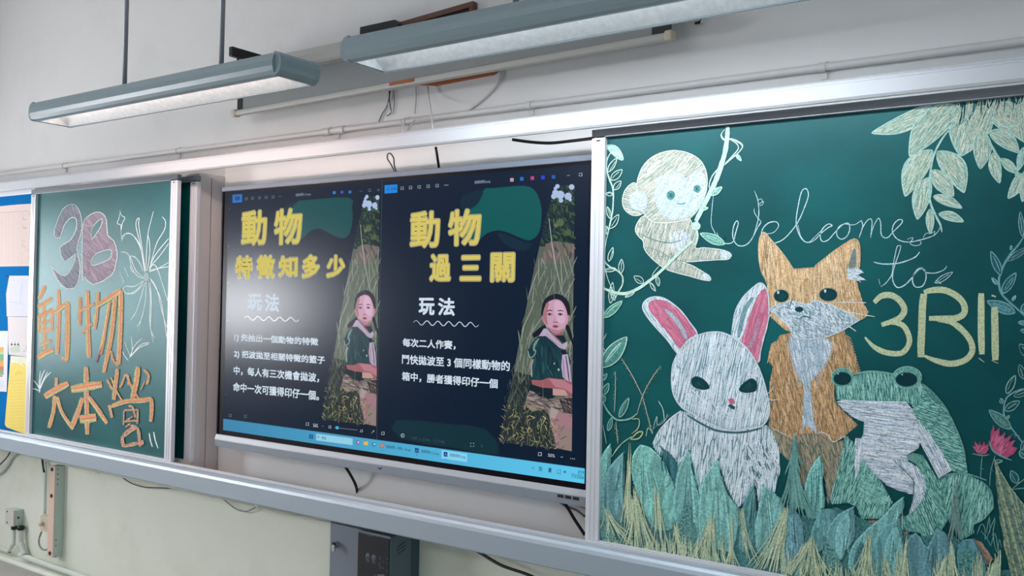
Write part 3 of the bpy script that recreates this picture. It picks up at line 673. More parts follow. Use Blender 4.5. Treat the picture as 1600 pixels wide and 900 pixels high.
larm = a8((690, 90), (760, 90), (860, 140), (920, 250), (905, 350), (850, 430), (800, 470), (830, 370), (835, 280), (830, 200), (770, 160)); A.poly(larm, (146, 168, 178), 3); A.hatch(larm, 70, 2.4, 2.1, FW, 24, smooth=3); A.stroke(a8((690, 90), (770, 165), (830, 230), (835, 290), (825, 370)), 1.4, (70, 110, 116))
A.poly(a8((790, 60), (860, 50), (900, 90), (860, 120), (800, 90)), (110, 164, 150), 3)
for pl in (a8((430, 490), (480, 515), (600, 508), (520, 560), (450, 625)), a8((728, 485), (770, 470), (745, 540)), a8((755, 590), (800, 585), (785, 660), (750, 640)), a8((920, 675), (955, 690), (940, 720)), a8((1245, 635), (1300, 660), (1390, 780), (1340, 825), (1290, 750))):
    A.poly(pl, (150, 122, 106)); A.hatch(pl, 55, 3, 2.2, [(196, 156, 134), (178, 142, 122)], 18)
for cx, cy, rx, ry, dx, dy, drx, dry in ((340, 310, 76, 66, 0, 8, 62, 46), (790, 310, 102, 76, -5, 14, 76, 50)):
    A.poly(ell(a6, cx, cy, rx, ry), (104, 158, 146), grain=.5); A.hatch(ell(a6, cx, cy, rx, ry), 60, 3.4, 2, FG, 10); A.stroke(ell(a6, cx, cy, rx, ry), 1.3, (136, 188, 176), 2, closed=True)
    A.poly(ell(a6, cx + dx, cy + dy, drx, dry), (10, 52, 60), grain=0); A.stroke(ell(a6, cx + dx, cy + dy, drx, dry), 1, (70, 124, 124), 2, closed=True); A.poly(ell(a6, cx + dx - 30, cy + dy - 34, 6, 6, 8), (150, 190, 190))
A.build('frog_drawing', 'chalk', GB, 'green and white chalk frog')

# tropical leaves in the top right corner
A = Art(DB, 10, 17); A.grain = 0.25
LG = [(208, 212, 192), (198, 210, 192), (186, 208, 198), (214, 216, 198), (194, 206, 186)]
def big_leaf(F, b, t_, w_, bend=0.0, dk=(126, 164, 146)):
    pl = leafpts(F(b)[0], F(t_)[0], w_, bend, 12); d = Vector(F(t_)[0]) - Vector(F(b)[0]); an = math.degrees(math.atan2(d.y, d.x))
    A.poly(pl, dk); A.hatch(pl, an, 2.1, 1.7, LG, 26, tilt=.07); A.stroke(pl, 1.3, (178, 216, 204), 2, closed=True, rep=2, off=.8)
for b, t_, w_, bend in (((960, 110), (545, 300), 26, -7), ((1500, 90), (1480, 300), 60, 0), ((1620, 80), (1640, 380), 70, 0), ((1400, 110), (1560, 240), 40, 0), ((1250, 100), (1160, 460), 58, 0), ((1330, 110), (1230, 380), 44, 0),
                       ((1140, 110), (805, 460), 46, 10), ((1310, 280), (1300, 550), 28, -2), ((1360, 290), (1565, 435), 26, -5), ((1440, 480), (1560, 580), 14, 0), ((1385, 440), (1430, 650), 18, 2), ((1580, 580), (1490, 755), 17, -3), ((1600, 400), (1560, 560), 12, 0), ((1610, 560), (1590, 780), 14, 0),
                       ((960, 420), (775, 740), 36, 8), ((1000, 430), (1185, 715), 36, -8), ((960, 560), (1110, 740), 26, 0), ((935, 610), (860, 900), 27, 3), ((970, 740), (1170, 820), 15, -2), ((945, 830), (950, 1000), 12, 0), ((1010, 860), (1180, 915), 14, -2)):
    big_leaf(a2, b, t_, w_, bend)
A.hatch(a2((1130, 85), (1600, 50), (1640, 200), (1560, 260), (1450, 170), (1350, 200), (1240, 220), (1150, 250)), 100, 3.2, 1.7, LG + [(20, 84, 88)], 24, tilt=.4)
A.stroke(a2((1130, 230), (1040, 330), (970, 470), (945, 640), (950, 780), (990, 880), (1020, 940), (1030, 990)), 3.4, (168, 210, 200), 6)
A.stroke(a2((1310, 280), (1380, 400), (1430, 480), (1530, 570), (1600, 590)), 4, (172, 210, 190), 6); A.stroke(a2((1600, 420), (1570, 520), (1540, 600)), 4, (160, 204, 194))
A.build('leaf_corner_drawing', 'chalk', GB, 'pale green chalk leaves hanging from the top right corner')

# vines and flowers at the right
A = Art(DB, 10, 18); A.grain = 0.3
VB = (116, 166, 170)
A.stroke(a4((1600, 130), (1560, 190), (1510, 250), (1470, 310), (1440, 380), (1425, 440), (1440, 520), (1490, 580), (1560, 640), (1640, 720)), 3.4, VB)
for b, t_, w_, fl in (((1440, 400), (1370, 235), 12, 1), ((1450, 525), (1545, 385), 14, 1), ((1485, 300), (1640, 200), 9, 0), ((1590, 130), (1575, -40), 8, 0), ((1540, 660), (1345, 580), 17, 2), ((1415, 465), (1378, 420), 5, 1), ((1520, 575), (1543, 540), 4, 0), ((1560, 730), (1640, 735), 6, 0), ((1575, 780), (1640, 790), 6, 0), ((1590, 660), (1640, 590), 14, 1), ((1508, 225), (1512, 195), 3, 1)):
    outline_leaf(A, a4(b)[0], a4(t_)[0], w_, (140, 186, 188), 1.0, (None, (44, 100, 108), (86, 140, 146))[fl], 2)
A.stroke(a6((1640, 380), (1560, 400), (1490, 440), (1465, 490), (1460, 560), (1475, 600)), 2.6, VB); A.stroke(a6((1475, 600), (1520, 670), (1580, 750), (1640, 830)), 2.4, VB)
for b, t_, w_, fl in (((1480, 420), (1540, 295), 11, 0), ((1470, 540), (1570, 475), 12, 0), ((1510, 665), (1358, 535), 16, 2), ((1600, 320), (1570, 220), 10, 0), ((1530, 440), (1640, 400), 9, 0), ((1640, 160), (1570, 80), 14, 0), ((1450, 490), (1440, 455), 6, 0), ((1480, 600), (1500, 575), 4, 1), ((1590, 830), (1640, 730), 14, 1), ((1570, 820), (1640, 860), 14, 1)):
    outline_leaf(A, a6(b)[0], a6(t_)[0], w_, (140, 182, 174), 1.0, (None, (44, 100, 104), (80, 132, 130))[fl], 2)
A.stroke(a6((1510, 705), (1570, 715)), 1.3, VB, 0); A.stroke(a6((1545, 690), (1535, 730)), 1.3, VB, 0)
A.build('side_vine_drawing', 'chalk', GB, 'blue green chalk vine at the right edge')
A = Art(DB, 120, 28); A.grain = 0.3
for c, pts in (((212, 100, 138), ((1365, 770), (1370, 700), (1388, 640), (1400, 690), (1430, 655), (1432, 720), (1470, 690), (1462, 740), (1510, 710), (1495, 760), (1535, 745), (1520, 790), (1555, 800), (1530, 840), (1480, 868), (1420, 845), (1380, 810))), ((204, 92, 130), ((1270, 830), (1240, 785), (1262, 790), (1258, 750), (1285, 785), (1290, 755), (1305, 785), (1325, 755), (1330, 785), (1352, 765), (1352, 810), (1335, 840), (1300, 845)))):
    pl = a6(*pts); A.poly(pl, (176, 78, 112)); A.hatch(pl, -55, 2.6, 2.1, [c, (222, 120, 152), (190, 84, 120)], 14, tilt=.3)
A.stroke(a6((1358, 750), (1380, 810), (1430, 850), (1515, 885)), 2.4, (120, 168, 160)); A.stroke(a6((1240, 838), (1310, 852), (1358, 845)), 1.6, (120, 168, 160))
A.stroke(a8((1310, 65), (1302, 150), (1300, 215)), 1.3, (120, 168, 170)); A.stroke(a8((1295, 150), (1320, 155)), 1.4, (120, 168, 170), 0); A.stroke(a8((1400, 60), (1370, 170), (1362, 275)), 1.3, (120, 168, 170)); A.stroke(a8((1365, 140), (1385, 170)), 1.2, VB, 0)
A.build('flower_drawing', 'chalk', GB, 'two pink chalk flowers on thin stems')
A = Art(DB, 160, 29); A.grain = 0.3
outline_leaf(A, a8((1395, 105))[0], a8((1450, 100))[0], 5, (140, 186, 176), 1.1); outline_leaf(A, a8((1555, 250))[0], a8((1510, 165))[0], 12, (130, 178, 172), 1.2, (36, 92, 98), 1)
A.stroke(a8((1620, 210), (1545, 270), (1520, 295), (1560, 290), (1640, 285)), 1.5, (130, 178, 172)); A.stroke(a8((1600, 140), (1640, 180)), 1.4, VB, 0)
for q in (((1275, 605), (1305, 535), (1330, 570), (1330, 650)), ((1340, 600), (1360, 480), (1365, 600)), ((1340, 640), (1400, 490), (1380, 620)), ((1370, 690), (1400, 600), (1420, 720)), ((1300, 580), (1345, 640), (1370, 690)), ((1385, 560), (1395, 680), (1420, 740)), ((1420, 720), (1430, 640), (1445, 700))): A.stroke(a8(*q), 1.1, (130, 176, 168), 3)
A.build('small_plant_drawing', 'chalk', GB, 'small blue green chalk leaves and grass under the flowers')

# jungle leaves and grass along the bottom
A = Art(DB, 260, 19); A.grain = 0.55
botl = lambda x: 848 + (x - 936) * 0.1707
TG = [(116, 166, 158), (104, 156, 150), (126, 176, 166), (96, 146, 142), (88, 136, 138), (108, 158, 150)]
base = [(936, 812)] + a7((300, 480), (610, 500), (900, 480), (1100, 460), (1340, 420)) + a8((60, 480), (300, 420), (620, 560), (860, 620), (1100, 600), (1350, 860), (1700, 840)) + [(1630, botl(1630)), (936, botl(936))]
A.poly(base, (82, 132, 132))
def jleaf(F, pts, c=None, smear=True):
    pl = F(*pts); ti = min(range(len(pl)), key=lambda i: pl[i][1]); pl = pl[:ti] + [pl[ti]] * 2 + pl[ti:]
    pl = [(min(max(p[0], 936.5), 1650), min(p[1], botl(p[0]) - 1)) for p in pl]
    pl = [tuple(p) for p in smooth_pts(pl, 3, True)]; pl = [(min(max(p[0], 936.5), 1650), min(p[1], botl(p[0]) - 1)) for p in pl]
    c = c or A.rnd.choice(TG); c = tuple(min(255, v * 1.08 + 15) for v in c)
    A.poly(pl, c, 0, 0.35)
    A.hatch(pl, 95 + A.rnd.uniform(-12, 12), 4, 6, [tuple(min(255, v * k) for v in c) for k in (0.9, 0.96, 1.05, 1.1)], 60, tilt=.06, grain=.35, bright=.05)
    n_ = len(pl); top = min(pl, key=lambda p: p[1]); cx_ = sum(p[0] for p in pl) / n_; lo = max(p[1] for p in pl)
    for i in range(11):
        x0 = top[0] + A.rnd.uniform(-4, 4); x1 = cx_ + A.rnd.uniform(-.42, .42) * (max(p[0] for p in pl) - min(p[0] for p in pl)) * .9; f0, f1 = A.rnd.uniform(.08, .45), A.rnd.uniform(.5, .95)
        q = [(x0 + (x1 - x0) * f ** .6, top[1] + (lo - top[1]) * f) for f in (f0, (f0 + f1) / 2, f1)]
        q = [(min(max(p[0], 937), 1649), min(p[1], botl(p[0]) - 2)) for p in q]
        kk = A.rnd.choice((.7, .82, 1.16, 1.3)); A.stroke(q, A.rnd.uniform(.7, 1.6), tuple(min(255, v * kk) for v in c), 3, .3, grain=.5)
    A.stroke(pl[:n_ // 2], 2.2, tuple(min(255, v * 1.2) for v in c), 0, grain=.4); A.stroke(pl[n_ // 2:], 1.0, tuple(v * .62 for v in c), 0)
jleaf(a7, ((78, 480), (72, 200), (100, 60), (150, -15), (150, 60), (120, 250), (110, 480)), (116, 174, 162))
jleaf(a7, ((115, 520), (110, 250), (160, 130), (245, 40), (240, 250), (235, 520)), (96, 142, 142))
jleaf(a7, ((310, 230), (310, 70), (360, -10), (430, 10), (510, 90), (570, 200), (605, 320), (605, 500), (560, 580), (450, 560), (380, 440)), (112, 168, 158))
jleaf(a7, ((520, 40), (505, 0), (600, 90), (620, 200), (600, 260)), (48, 96, 102))
jleaf(a7, ((600, 500), (610, 260), (650, 110), (700, 30), (715, 130), (765, 320), (850, 520), (900, 690), (740, 720), (680, 700)), (108, 160, 154))
jleaf(a7, ((780, 640), (785, 300), (830, 180), (900, 92), (920, 200), (970, 330), (1045, 450), (1010, 700), (930, 720)), (112, 164, 156))
jleaf(a7, ((1050, 700), (1085, 400), (1150, 260), (1160, 360), (1165, 540), (1120, 720)), (78, 126, 126))
jleaf(a7, ((1160, 560), (1180, 460), (1215, 270), (1300, 330), (1370, 430), (1400, 620), (1350, 780), (1180, 740)), (108, 158, 152))
jleaf(a7, ((1380, 900), (1390, 500), (1410, 420), (1480, 500), (1500, 700), (1490, 900)), (92, 134, 140))
jleaf(a8, ((90, 460), (85, 300), (120, 160), (190, 60), (205, 250), (215, 420), (150, 500)), (108, 166, 158))
A.stroke(a8((125, 190), (130, 320), (120, 440)), 1.2, (60, 110, 112)); A.stroke(a8((160, 150), (165, 300), (150, 470)), 1.2, (60, 110, 112))
jleaf(a8, ((130, 700), (140, 560), (200, 430), (290, 440), (280, 560), (200, 720)), (86, 134, 134))
jleaf(a8, ((240, 640), (250, 560), (320, 470), (415, 420), (430, 520), (400, 660), (320, 760), (250, 760)), (98, 146, 146))
jleaf(a8, ((300, 740), (310, 560), (380, 470), (400, 500), (380, 640), (340, 780)), (112, 160, 158))
jleaf(a8, ((400, 860), (410, 700), (520, 570), (620, 490), (700, 400), (765, 350), (750, 460), (680, 560), (600, 720), (560, 900)), (108, 160, 156))
jleaf(a8, ((540, 900), (560, 700), (640, 560), (740, 500), (760, 640), (740, 780), (720, 920)), (88, 138, 138))
jleaf(a8, ((650, 880), (640, 700), (700, 560), (730, 560), (760, 700), (740, 900)), (106, 156, 152))
jleaf(a8, ((780, 950), (780, 700), (850, 600), (930, 700), (1000, 560), (1080, 640), (1100, 950)), (88, 130, 136))
jleaf(a8, ((1170, 950), (1150, 680), (1250, 640), (1330, 800), (1330, 950)), (74, 122, 126))
for b, t_, w_ in ((a7((150, 690))[0], a7((0 + 105, 480))[0], 20), (a7((640, 740))[0], a7((700, 380))[0], 22), (a7((700, 720))[0], a7((740, 520))[0], 12), (a8((330, 950))[0], a8((210, 640))[0], 24), (a8((480, 960))[0], a8((470, 650))[0], 24), (a8((1240, 960))[0], a8((1200, 700))[0], 30)):
    pl = leafpts(b, t_, w_); A.poly([(max(p[0], 937), min(p[1], botl(p[0]) - 1)) for p in pl], A.rnd.choice(TG), 0, .8); A.stroke([b, t_], .9, (52, 100, 108), 0)
YG = [(206, 214, 172), (192, 206, 170), (180, 200, 170), (216, 220, 180), (164, 192, 166)]
def tuft(F, tip, bl, br, n, w_=1.3, cols=YG, fill=None):
    t_ = F(tip)[0]; l = F(bl)[0]; r = F(br)[0]
    A.layer += 1
    if False: A.poly([t_, (r[0], min(r[1], botl(r[0]) - 1)), (l[0], min(l[1], botl(l[0]) - 1))], fill, 0, .8)
    A.layer += 1
    n = int(n * 1.0)
    for i in range(n):
        f = (i + A.rnd.random()) / n
        e = Vector(l).lerp(Vector(r), f) + Vector((0, A.rnd.uniform(-8, 8))); k = A.rnd.uniform(0, .35)
        s0 = Vector(t_).lerp(e, k) + Vector((A.rnd.uniform(-3, 3), A.rnd.uniform(-4, 4))); e = e + Vector((A.rnd.uniform(-7, 7), 0)); m = s0.lerp(e, .5) + Vector(((f - .5) * -8, 0))
        q = [s0, m, e]; q = [(max(p[0], 937), min(p[1], botl(p[0]) - 1.5)) for p in q]
        A.raw_ribbon([tuple(p) for p in smooth_pts(q, 4)], w_ * A.rnd.uniform(.6, 1.3), A.col(A.rnd.choice(cols), .12), A.layer * A.STEP + A.rnd.random() * A.STEP, .4, .15, .3)
for tip, bl, br, n in (((288, -30), (236, 560), (300, 540), 16), ((320, 270), (236, 680), (500, 740), 40), ((120, 420), (75, 600), (310, 650), 22), ((470, 270), (440, 580), (570, 720), 16), ((605, 515), (585, 740), (690, 770), 16), ((860, 440), (690, 750), (930, 830), 24), ((990, 480), (955, 850), (1055, 860), 18), ((1060, 430), (1050, 620), (1180, 840), 14),
                       ((1385, 400), (1120, 850), (1390, 900), 30), ((1545, 620), (1330, 880), (1640, 920), 34)): tuft(a7, tip, bl, br, n, fill=(118, 150, 130) if n > 30 else None)
for i in range(60):
    x = 90 + A.rnd.random() * 900; tuft(a7, (x, 660 + A.rnd.uniform(-90, 30)), (x - 22, 860), (x + 22, 860), 4, 1.2)
for i in range(46):
    x = -60 + A.rnd.random() * 1500; tuft(a8, (x, 770 + A.rnd.uniform(-80, 60)), (x - 26, 960), (x + 26, 960), 4, 1.2)
for tip, bl, br, n in (((130, 620), (-20, 850), (280, 950), 26), ((530, 580), (390, 930), (600, 950), 22), ((800, 600), (690, 940), (770, 950), 12), ((630, 740), (640, 930), (720, 950), 10), ((1100, 640), (1030, 950), (1180, 960), 18), ((1130, 230), (1075, 640), (1170, 640), 14), ((1070, 740), (960, 950), (1090, 950), 14), ((1420, 750), (1290, 950), (1450, 960), 18)): tuft(a8, tip, bl, br, n, cols=YG if tip != (1130, 230) else [(120, 146, 142), (140, 160, 150), (98, 126, 128)])
bl_ = a8((1398, 80), (1430, 150), (1500, 270), (1600, 400), (1740, 900), (1760, 980), (1530, 980), (1470, 700), (1430, 450), (1410, 250)); bl_ = [(min(p[0], 1640), min(p[1], botl(p[0]) - 1)) for p in bl_]
A.poly(bl_, (104, 130, 116), 0, .6); A.hatch(bl_, 76, 4, 3, [(150, 164, 134), (136, 152, 128), (116, 138, 122), (164, 174, 140)], 50, grain=.6, tilt=.05); A.stroke(bl_[:5], 1.2, (176, 184, 150), 0); A.stroke(a8((1400, 110), (1500, 500), (1600, 900)), 3.5, (170, 178, 142), 5, .3, grain=.5)
tuft(a5, (1440, 700), (1390, 960), (1480, 940), 14, 2, TG); tuft(a7, (1420, 60), (1320, 400), (1560, 480), 40, 2, TG)
A.build('jungle_leaves_drawing', 'chalk', GB, 'teal and yellow green chalk leaves and grass along the bottom')

# ------------------------------------------------------------------ chalk drawings, left board
b5, b6, b7, b4 = C(50, 300, 150 / 844), C(45, 440, 155 / 872), C(60, 570, 200 / 1241), C(170, 330, 100 / 375)
A = Art(DB, 4, 21); A.grain = 0.45
LILAC = [(160, 158, 168), (152, 152, 162), (170, 160, 170)]
three = b5((350, 105), (270, 150), (215, 280), (195, 378), (245, 405), (280, 300), (330, 235), (370, 225), (392, 250), (385, 340), (330, 430), (245, 490), (290, 612), (385, 540), (350, 670), (290, 738), (225, 708), (175, 655), (210, 745), (270, 830), (340, 852), (395, 820), (420, 720), (420, 620), (395, 490), (430, 370), (440, 280), (425, 190), (395, 130))
A.poly(three, (126, 136, 146), grain=.5); A.hatch(three, 60, 3.2, 2.8, LILAC, 26, grain=.5, tilt=.2, bright=.05)
bee = b5((450, 280), (490, 215), (560, 178), (620, 190), (655, 250), (665, 380), (720, 430), (750, 540), (735, 640), (700, 730), (540, 815), (460, 745), (445, 780), (440, 500))
BH = [[tuple(p) for p in smooth_pts(h, 3, True)] for h in (b5((525, 330), (570, 265), (615, 235), (610, 290), (570, 360), (525, 415)), b5((530, 580), (590, 530), (690, 508), (695, 570), (640, 610), (530, 645)))]
A.poly(bee, (156, 138, 154), grain=.4, holes=BH); A.hatch(bee, 50, 3, 3, [(192, 170, 182), (182, 162, 174), (172, 158, 168)], 26, grain=.4, tilt=.2, bright=.05, holes=BH)
LW_ = (244, 248, 248)
A.stroke(three, 1.3, LW_, 2, closed=True); A.stroke(bee, 1.5, LW_, 2, closed=True); A.stroke(b5((525, 330), (570, 265), (615, 235), (610, 290), (570, 360), (525, 415)), 1.3, LW_, 3, closed=True); A.stroke(b5((530, 580), (590, 530), (690, 508), (695, 570), (640, 610), (530, 645)), 1.4, LW_, 3, closed=True); A.stroke(b5((450, 285), (520, 305)), 1, LW_, 0)
A.build('number_lettering', 'chalk', LB, 'lilac chalk figure and letter 3B')

A = Art(DB, 4, 22); A.grain = 0.6
def brush(F, pts, w_, core=True, cc=(214, 124, 112)):
    A.stroke(F(*pts), w_ * 1.05, (200, 192, 146), 3, .8, grain=.7); A.stroke(F(*pts), w_ * .75, (226, 196, 152), 3, .8, grain=.55)
    for of, c_, ww in ((.30, (206, 210, 140), .2), (-.28, (238, 168, 104), .22), (.1, (244, 212, 150), .2), (-.08, (236, 176, 116), .2)):
        P_ = F(*pts); d_ = Vector(P_[-1]) - Vector(P_[0]); n_ = Vector((-d_.y, d_.x)).normalized() * (w_ * of + A.rnd.uniform(-.25, .25))
        A.stroke([tuple(Vector(p) + n_) for p in P_], w_ * ww, c_, 3, .5, grain=.35)
    if core: A.stroke(F(*pts), w_ * .22, (232, 142, 130), 3, .5, grain=.3, rep=2, off=.9)
W6 = 6.3
for pts, w_ in ((((145, 35), (120, 90), (90, 150)), W6), (((80, 225), (140, 190), (205, 145)), W6 * 1.1), (((130, 210), (135, 400), (140, 600)), W6 * .9), (((85, 300), (150, 280), (210, 240)), W6), (((90, 300), (88, 440)), W6 * .9), (((205, 250), (205, 430)), W6 * .9), (((95, 365), (200, 340)), W6 * .9), (((95, 440), (205, 420)), W6 * 1.2), (((95, 560), (195, 520)), W6), (((80, 670), (150, 625), (215, 600)), W6 * 1.4),
                (((260, 70), (265, 300), (250, 640)), W6 * 1.0), (((220, 280), (280, 235), (345, 180)), W6 * 1.05), (((340, 180), (342, 400), (335, 690)), W6 * 1.2), (((340, 695), (290, 670)), W6),
                (((450, 140), (450, 260), (445, 385)), W6 * .9), (((515, 80), (520, 400), (530, 670)), W6 * 1.25), (((440, 260), (520, 225), (575, 190)), W6 * .8), (((465, 455), (520, 400), (560, 365)), W6 * .7), (((610, 90), (600, 250), (580, 415)), W6 * 1.0), (((600, 215), (700, 150), (815, 75)), W6 * 1.3), (((812, 80), (805, 400), (790, 730)), W6 * 1.25), (((710, 180), (670, 430), (630, 640)), W6 * 1.0), (((760, 130), (730, 450), (660, 800)), W6 * 1.15), (((790, 740), (745, 690), (725, 610)), W6 * .6)):
    brush(b6, pts, w_)
A.stroke(b6((650, 560), (620, 640), (595, 710)), 2.5, (190, 120, 140), 3, grain=.7)
W7 = 7.0
for pts, w_ in ((((178, 125), (172, 250)), W7 * .9), (((65, 310), (160, 250), (295, 180)), W7 * 1.5), (((160, 300), (150, 450), (105, 610)), W7 * .95), (((185, 310), (230, 460), (340, 625)), W7 * .85),
                (((465, 20), (470, 300), (478, 675)), W7 * 1.1), (((320, 240), (460, 215), (620, 190)), W7 * 1.7), (((430, 320), (390, 450), (325, 610)), W7 * 1.1), (((490, 310), (570, 420), (670, 570)), W7 * 1.0), (((405, 530), (490, 520), (565, 510)), W7 * 1.9),
                (((670, 140), (700, 200), (720, 240)), W7 * .5), (((770, 40), (750, 200), (735, 340)), W7 * .9), (((710, 120), (760, 250), (820, 350)), W7 * .4), (((850, 90), (820, 170), (795, 220)), W7 * .5), (((860, 90), (910, 220), (980, 330)), W7 * .5), (((970, 20), (950, 180), (915, 330)), W7 * 1.2), (((1030, 45), (1075, 110), (1055, 190)), W7 * .6), (((1040, 150), (1000, 240)), W7 * .3), (((880, 100), (875, 200)), W7 * .4),
                (((690, 390), (720, 510)), W7 * .8), (((720, 400), (850, 355), (1000, 345), (1105, 330)), W7 * 1.1), (((1100, 330), (1105, 430), (1095, 550)), W7 * .9), (((700, 410), (780, 385)), W7 * .6)):
    brush(b7, pts, w_)
for pts, w_ in ((((835, 450), (830, 580)), 3), (((840, 440), (970, 435)), 3), (((968, 435), (965, 570)), 3.5), (((835, 550), (965, 540)), 3), (((880, 400), (920, 410), (945, 510)), 2.6), (((860, 540), (920, 500)), 2.6), (((850, 600), (900, 570)), 3), (((820, 690), (830, 780), (900, 775), (990, 755)), 4.5), (((830, 690), (890, 640), (950, 610)), 5.5), (((900, 590), (970, 620), (985, 740)), 4), (((980, 740), (1020, 745), (985, 790)), 4)):
    A.stroke(b7(*pts), w_ * 1.25, (214, 190, 142), 3, .7, grain=.6); A.stroke(b7(*pts), w_ * .4, (230, 146, 148), 3, .7, rep=2, off=.8)
A.build('chinese_lettering', 'chalk', LB, 'orange chalk Chinese characters')

A = Art(DB, 4, 23); A.grain = 0.2
WL = (240, 248, 246)
for pts in (((75, 175), (95, 135), (140, 140), (185, 210), (210, 360)), ((75, 150), (110, 128), (150, 150), (190, 230), (215, 355)), ((210, 350), (185, 200), (160, 90), (165, 50), (178, 42), (175, 80), (190, 180), (215, 350)), ((218, 350), (222, 230), (232, 120), (262, 0)), ((225, 350), (240, 250), (238, 180), (230, 140)), ((245, 310), (280, 190), (325, 110), (332, 60), (312, 32)), ((235, 345), (270, 260), (350, 160)), ((250, 315), (300, 260), (350, 190)), ((235, 350), (290, 335), (350, 325)), ((240, 355), (300, 330), (350, 300)),
            ((210, 395), (170, 380), (140, 340), (125, 290), (125, 265), (155, 270), (185, 310), (200, 350)), ((70, 238), (105, 245), (130, 280), (160, 350), (205, 390)), ((125, 320), (135, 350), (150, 360)), ((240, 360), (250, 320), (275, 320), (300, 380), (345, 525)), ((240, 390), (280, 450), (310, 580), (340, 680)), ((245, 400), (300, 500), (325, 640), (345, 770)), ((215, 415), (190, 500), (160, 590), (125, 640)), ((220, 415), (215, 520), (195, 620), (165, 680)), ((195, 610), (175, 700)), ((235, 415), (245, 520), (240, 640), (262, 770)), ((245, 420), (250, 560), (245, 680), (268, 745)), ((210, 405), (150, 440), (100, 440), (85, 460), (110, 485), (160, 465), (205, 410)), ((205, 425), (150, 480), (110, 480)),
            ((92, 330), (115, 385)), ((65, 350), (90, 420)), ((65, -5), (75, 25), (95, 38), (80, 70), (72, 110), (70, 80), (50, 72), (60, 40), (68, 0)), ((72, 110), (75, 165)),
            ((95, 770), (125, 850)), ((132, 735), (138, 800), (130, 855)), ((195, 745), (150, 790), (122, 860)), ((240, 770), (185, 785), (125, 855)), ((235, 778), (180, 800), (130, 850)), ((80, 820), (95, 850), (115, 875))):
    A.stroke(b4(*pts), 1.15, WL, 5, .6)
cc = b4((220, 385))[0]; A.poly([(cc[0] + 4.2 * math.cos(i * .5), cc[1] + 7 * math.sin(i * .5)) for i in range(12)], (176, 196, 194))
A.build('firework_drawing', 'chalk', LB, 'white chalk firework and sparkle')
A = Art(DB, 4, 24); A.grain = 0.2
for pts in (((12, 70 + 140), (8, 270)), ((60, 50), (25, 140), (12, 270)), ((90, 70), (45, 150), (15, 240)), ((122, 70), (60, 140), (15, 240)), ((-45, 150), (0, 210), (12, 265)), ((-60, 235), (-30, 235), (5, 255)), ((20, 60), (8, 160), (10, 250)), ((1075, 660), (1085, 730), (1105, 795)), ((1118, 650), (1130, 720), (1160, 810))):
    A.stroke(b7(*pts), 1.3 if pts[0][0] < 900 else 1.9, WL, 4, .6)
A.build('grass_stroke_drawing', 'chalk', LB, 'white chalk grass strokes and ticks')

# ------------------------------------------------------------------ interactive display
DT = 2.673
yt = YD(DT)
sx0 = at(357.5, 303, DT).x; sx1 = sx0 + 0.709 * DT
sz1 = at(357.5, 303, DT).z; sz0 = at(349.5, 672, DT).z
ox0 = at(347, 480, DT).x - 0.006; ox0 = sx0 - 0.045; ox1 = sx1 + 0.045
gz1 = sz1 + 0.012; fz1 = at(347, 292.5, DT).z; gz0 = sz0 - 0.021
TV = root('interactive_display', ((ox0 + ox1) / 2, yt + 0.04, gz0 - 0.1), 'large wall-mounted flat interactive display showing two windows', 'display')
MB().box(ox0 + 0.01, ox1 - 0.01, yt + 0.012, yt + 0.075, gz0 - 0.05, fz1 - 0.004, 'black_plastic').box(ox0 + 0.5, ox1 - 0.5, yt + 0.07, -0.0225, gz0 + 0.2, fz1 - 0.3, 'black_plastic').build('back_case', TV, 0.004)
b = MB(); b.box(ox0, ox1, yt - 0.004, yt + 0.03, gz1, fz1, 'tv_bezel'); b.box(ox0, ox0 + 0.012, yt - 0.004, yt + 0.03, gz0, gz1, 'tv_inner'); b.box(ox1 - 0.012, ox1, yt - 0.004, yt + 0.03, gz0, gz1, 'tv_inner')
b.build('bezel', TV, 0.003)
SC = MB().box(ox0 + 0.012, ox1 - 0.012, yt + 0.0005, yt + 0.012, gz0, gz1, 'tv_inner').build('screen', TV)
bz0 = at(343, 699, DT).z - 0.004
m = MB().prism_x([(yt + 0.02, gz0), (yt - 0.004, gz0), (yt - 0.012, gz0 - 0.022), (yt - 0.002, gz0 - 0.022), (yt + 0.02, gz0 - 0.022)], ox0, ox1, 'tv_silver_light')
m.prism_x([(yt + 0.02, gz0 - 0.0222), (yt - 0.012, gz0 - 0.0222), (yt - 0.006, gz0 - 0.056), (yt + 0.02, gz0 - 0.056)], ox0, ox1, 'tv_silver')
m.build('bottom_panel', TV, 0.0015)
yb_ = yt - 0.0095
for pxx, pyy in ((876, 774.5), (888, 776.5), (900, 778.5)):
    c = at(pxx, pyy, DT - 0.01); MB().box(c.x - 0.012, c.x + 0.012, yb_ - 0.002, yb_ + 0.006, c.z - 0.006, c.z + 0.006, 'black_plastic').build('usb_port', TV)
c = at(593.5, 729.5, DT - 0.01)
MB().prism_y([(c.x + 0.011 * math.cos(i * .3927), c.z + 0.011 * math.sin(i * .3927)) for i in range(16)], yb_ - 0.001, yb_ + 0.006, 'logo_blue').prism_y([(c.x - 0.004, c.z - 0.005), (c.x + 0.004, c.z + 0.001), (c.x + 0.001, c.z + 0.007), (c.x - 0.005, c.z + 0.003)], yb_ - 0.002, yb_, 'tv_silver_light').build('round_badge', TV)['label'] = 'round blue badge'
for pxx, pyy in ((445, 705.5), (769, 756)):
    c = at(pxx, pyy, DT - 0.01); MB().box(c.x - 0.034, c.x + 0.034, yb_ + 0.0025, yb_ + 0.006, c.z - 0.008, c.z + 0.008, 'tv_bezel').build('speaker_grille', TV, 0.002)
c = at(348, 692, DT - 0.01); MB().box(c.x - 0.016, c.x + 0.014, yb_ + 0.0005, yb_ + 0.004, c.z - 0.003, c.z + 0.003, 'aluminium_dull').build('maker_plate', TV)

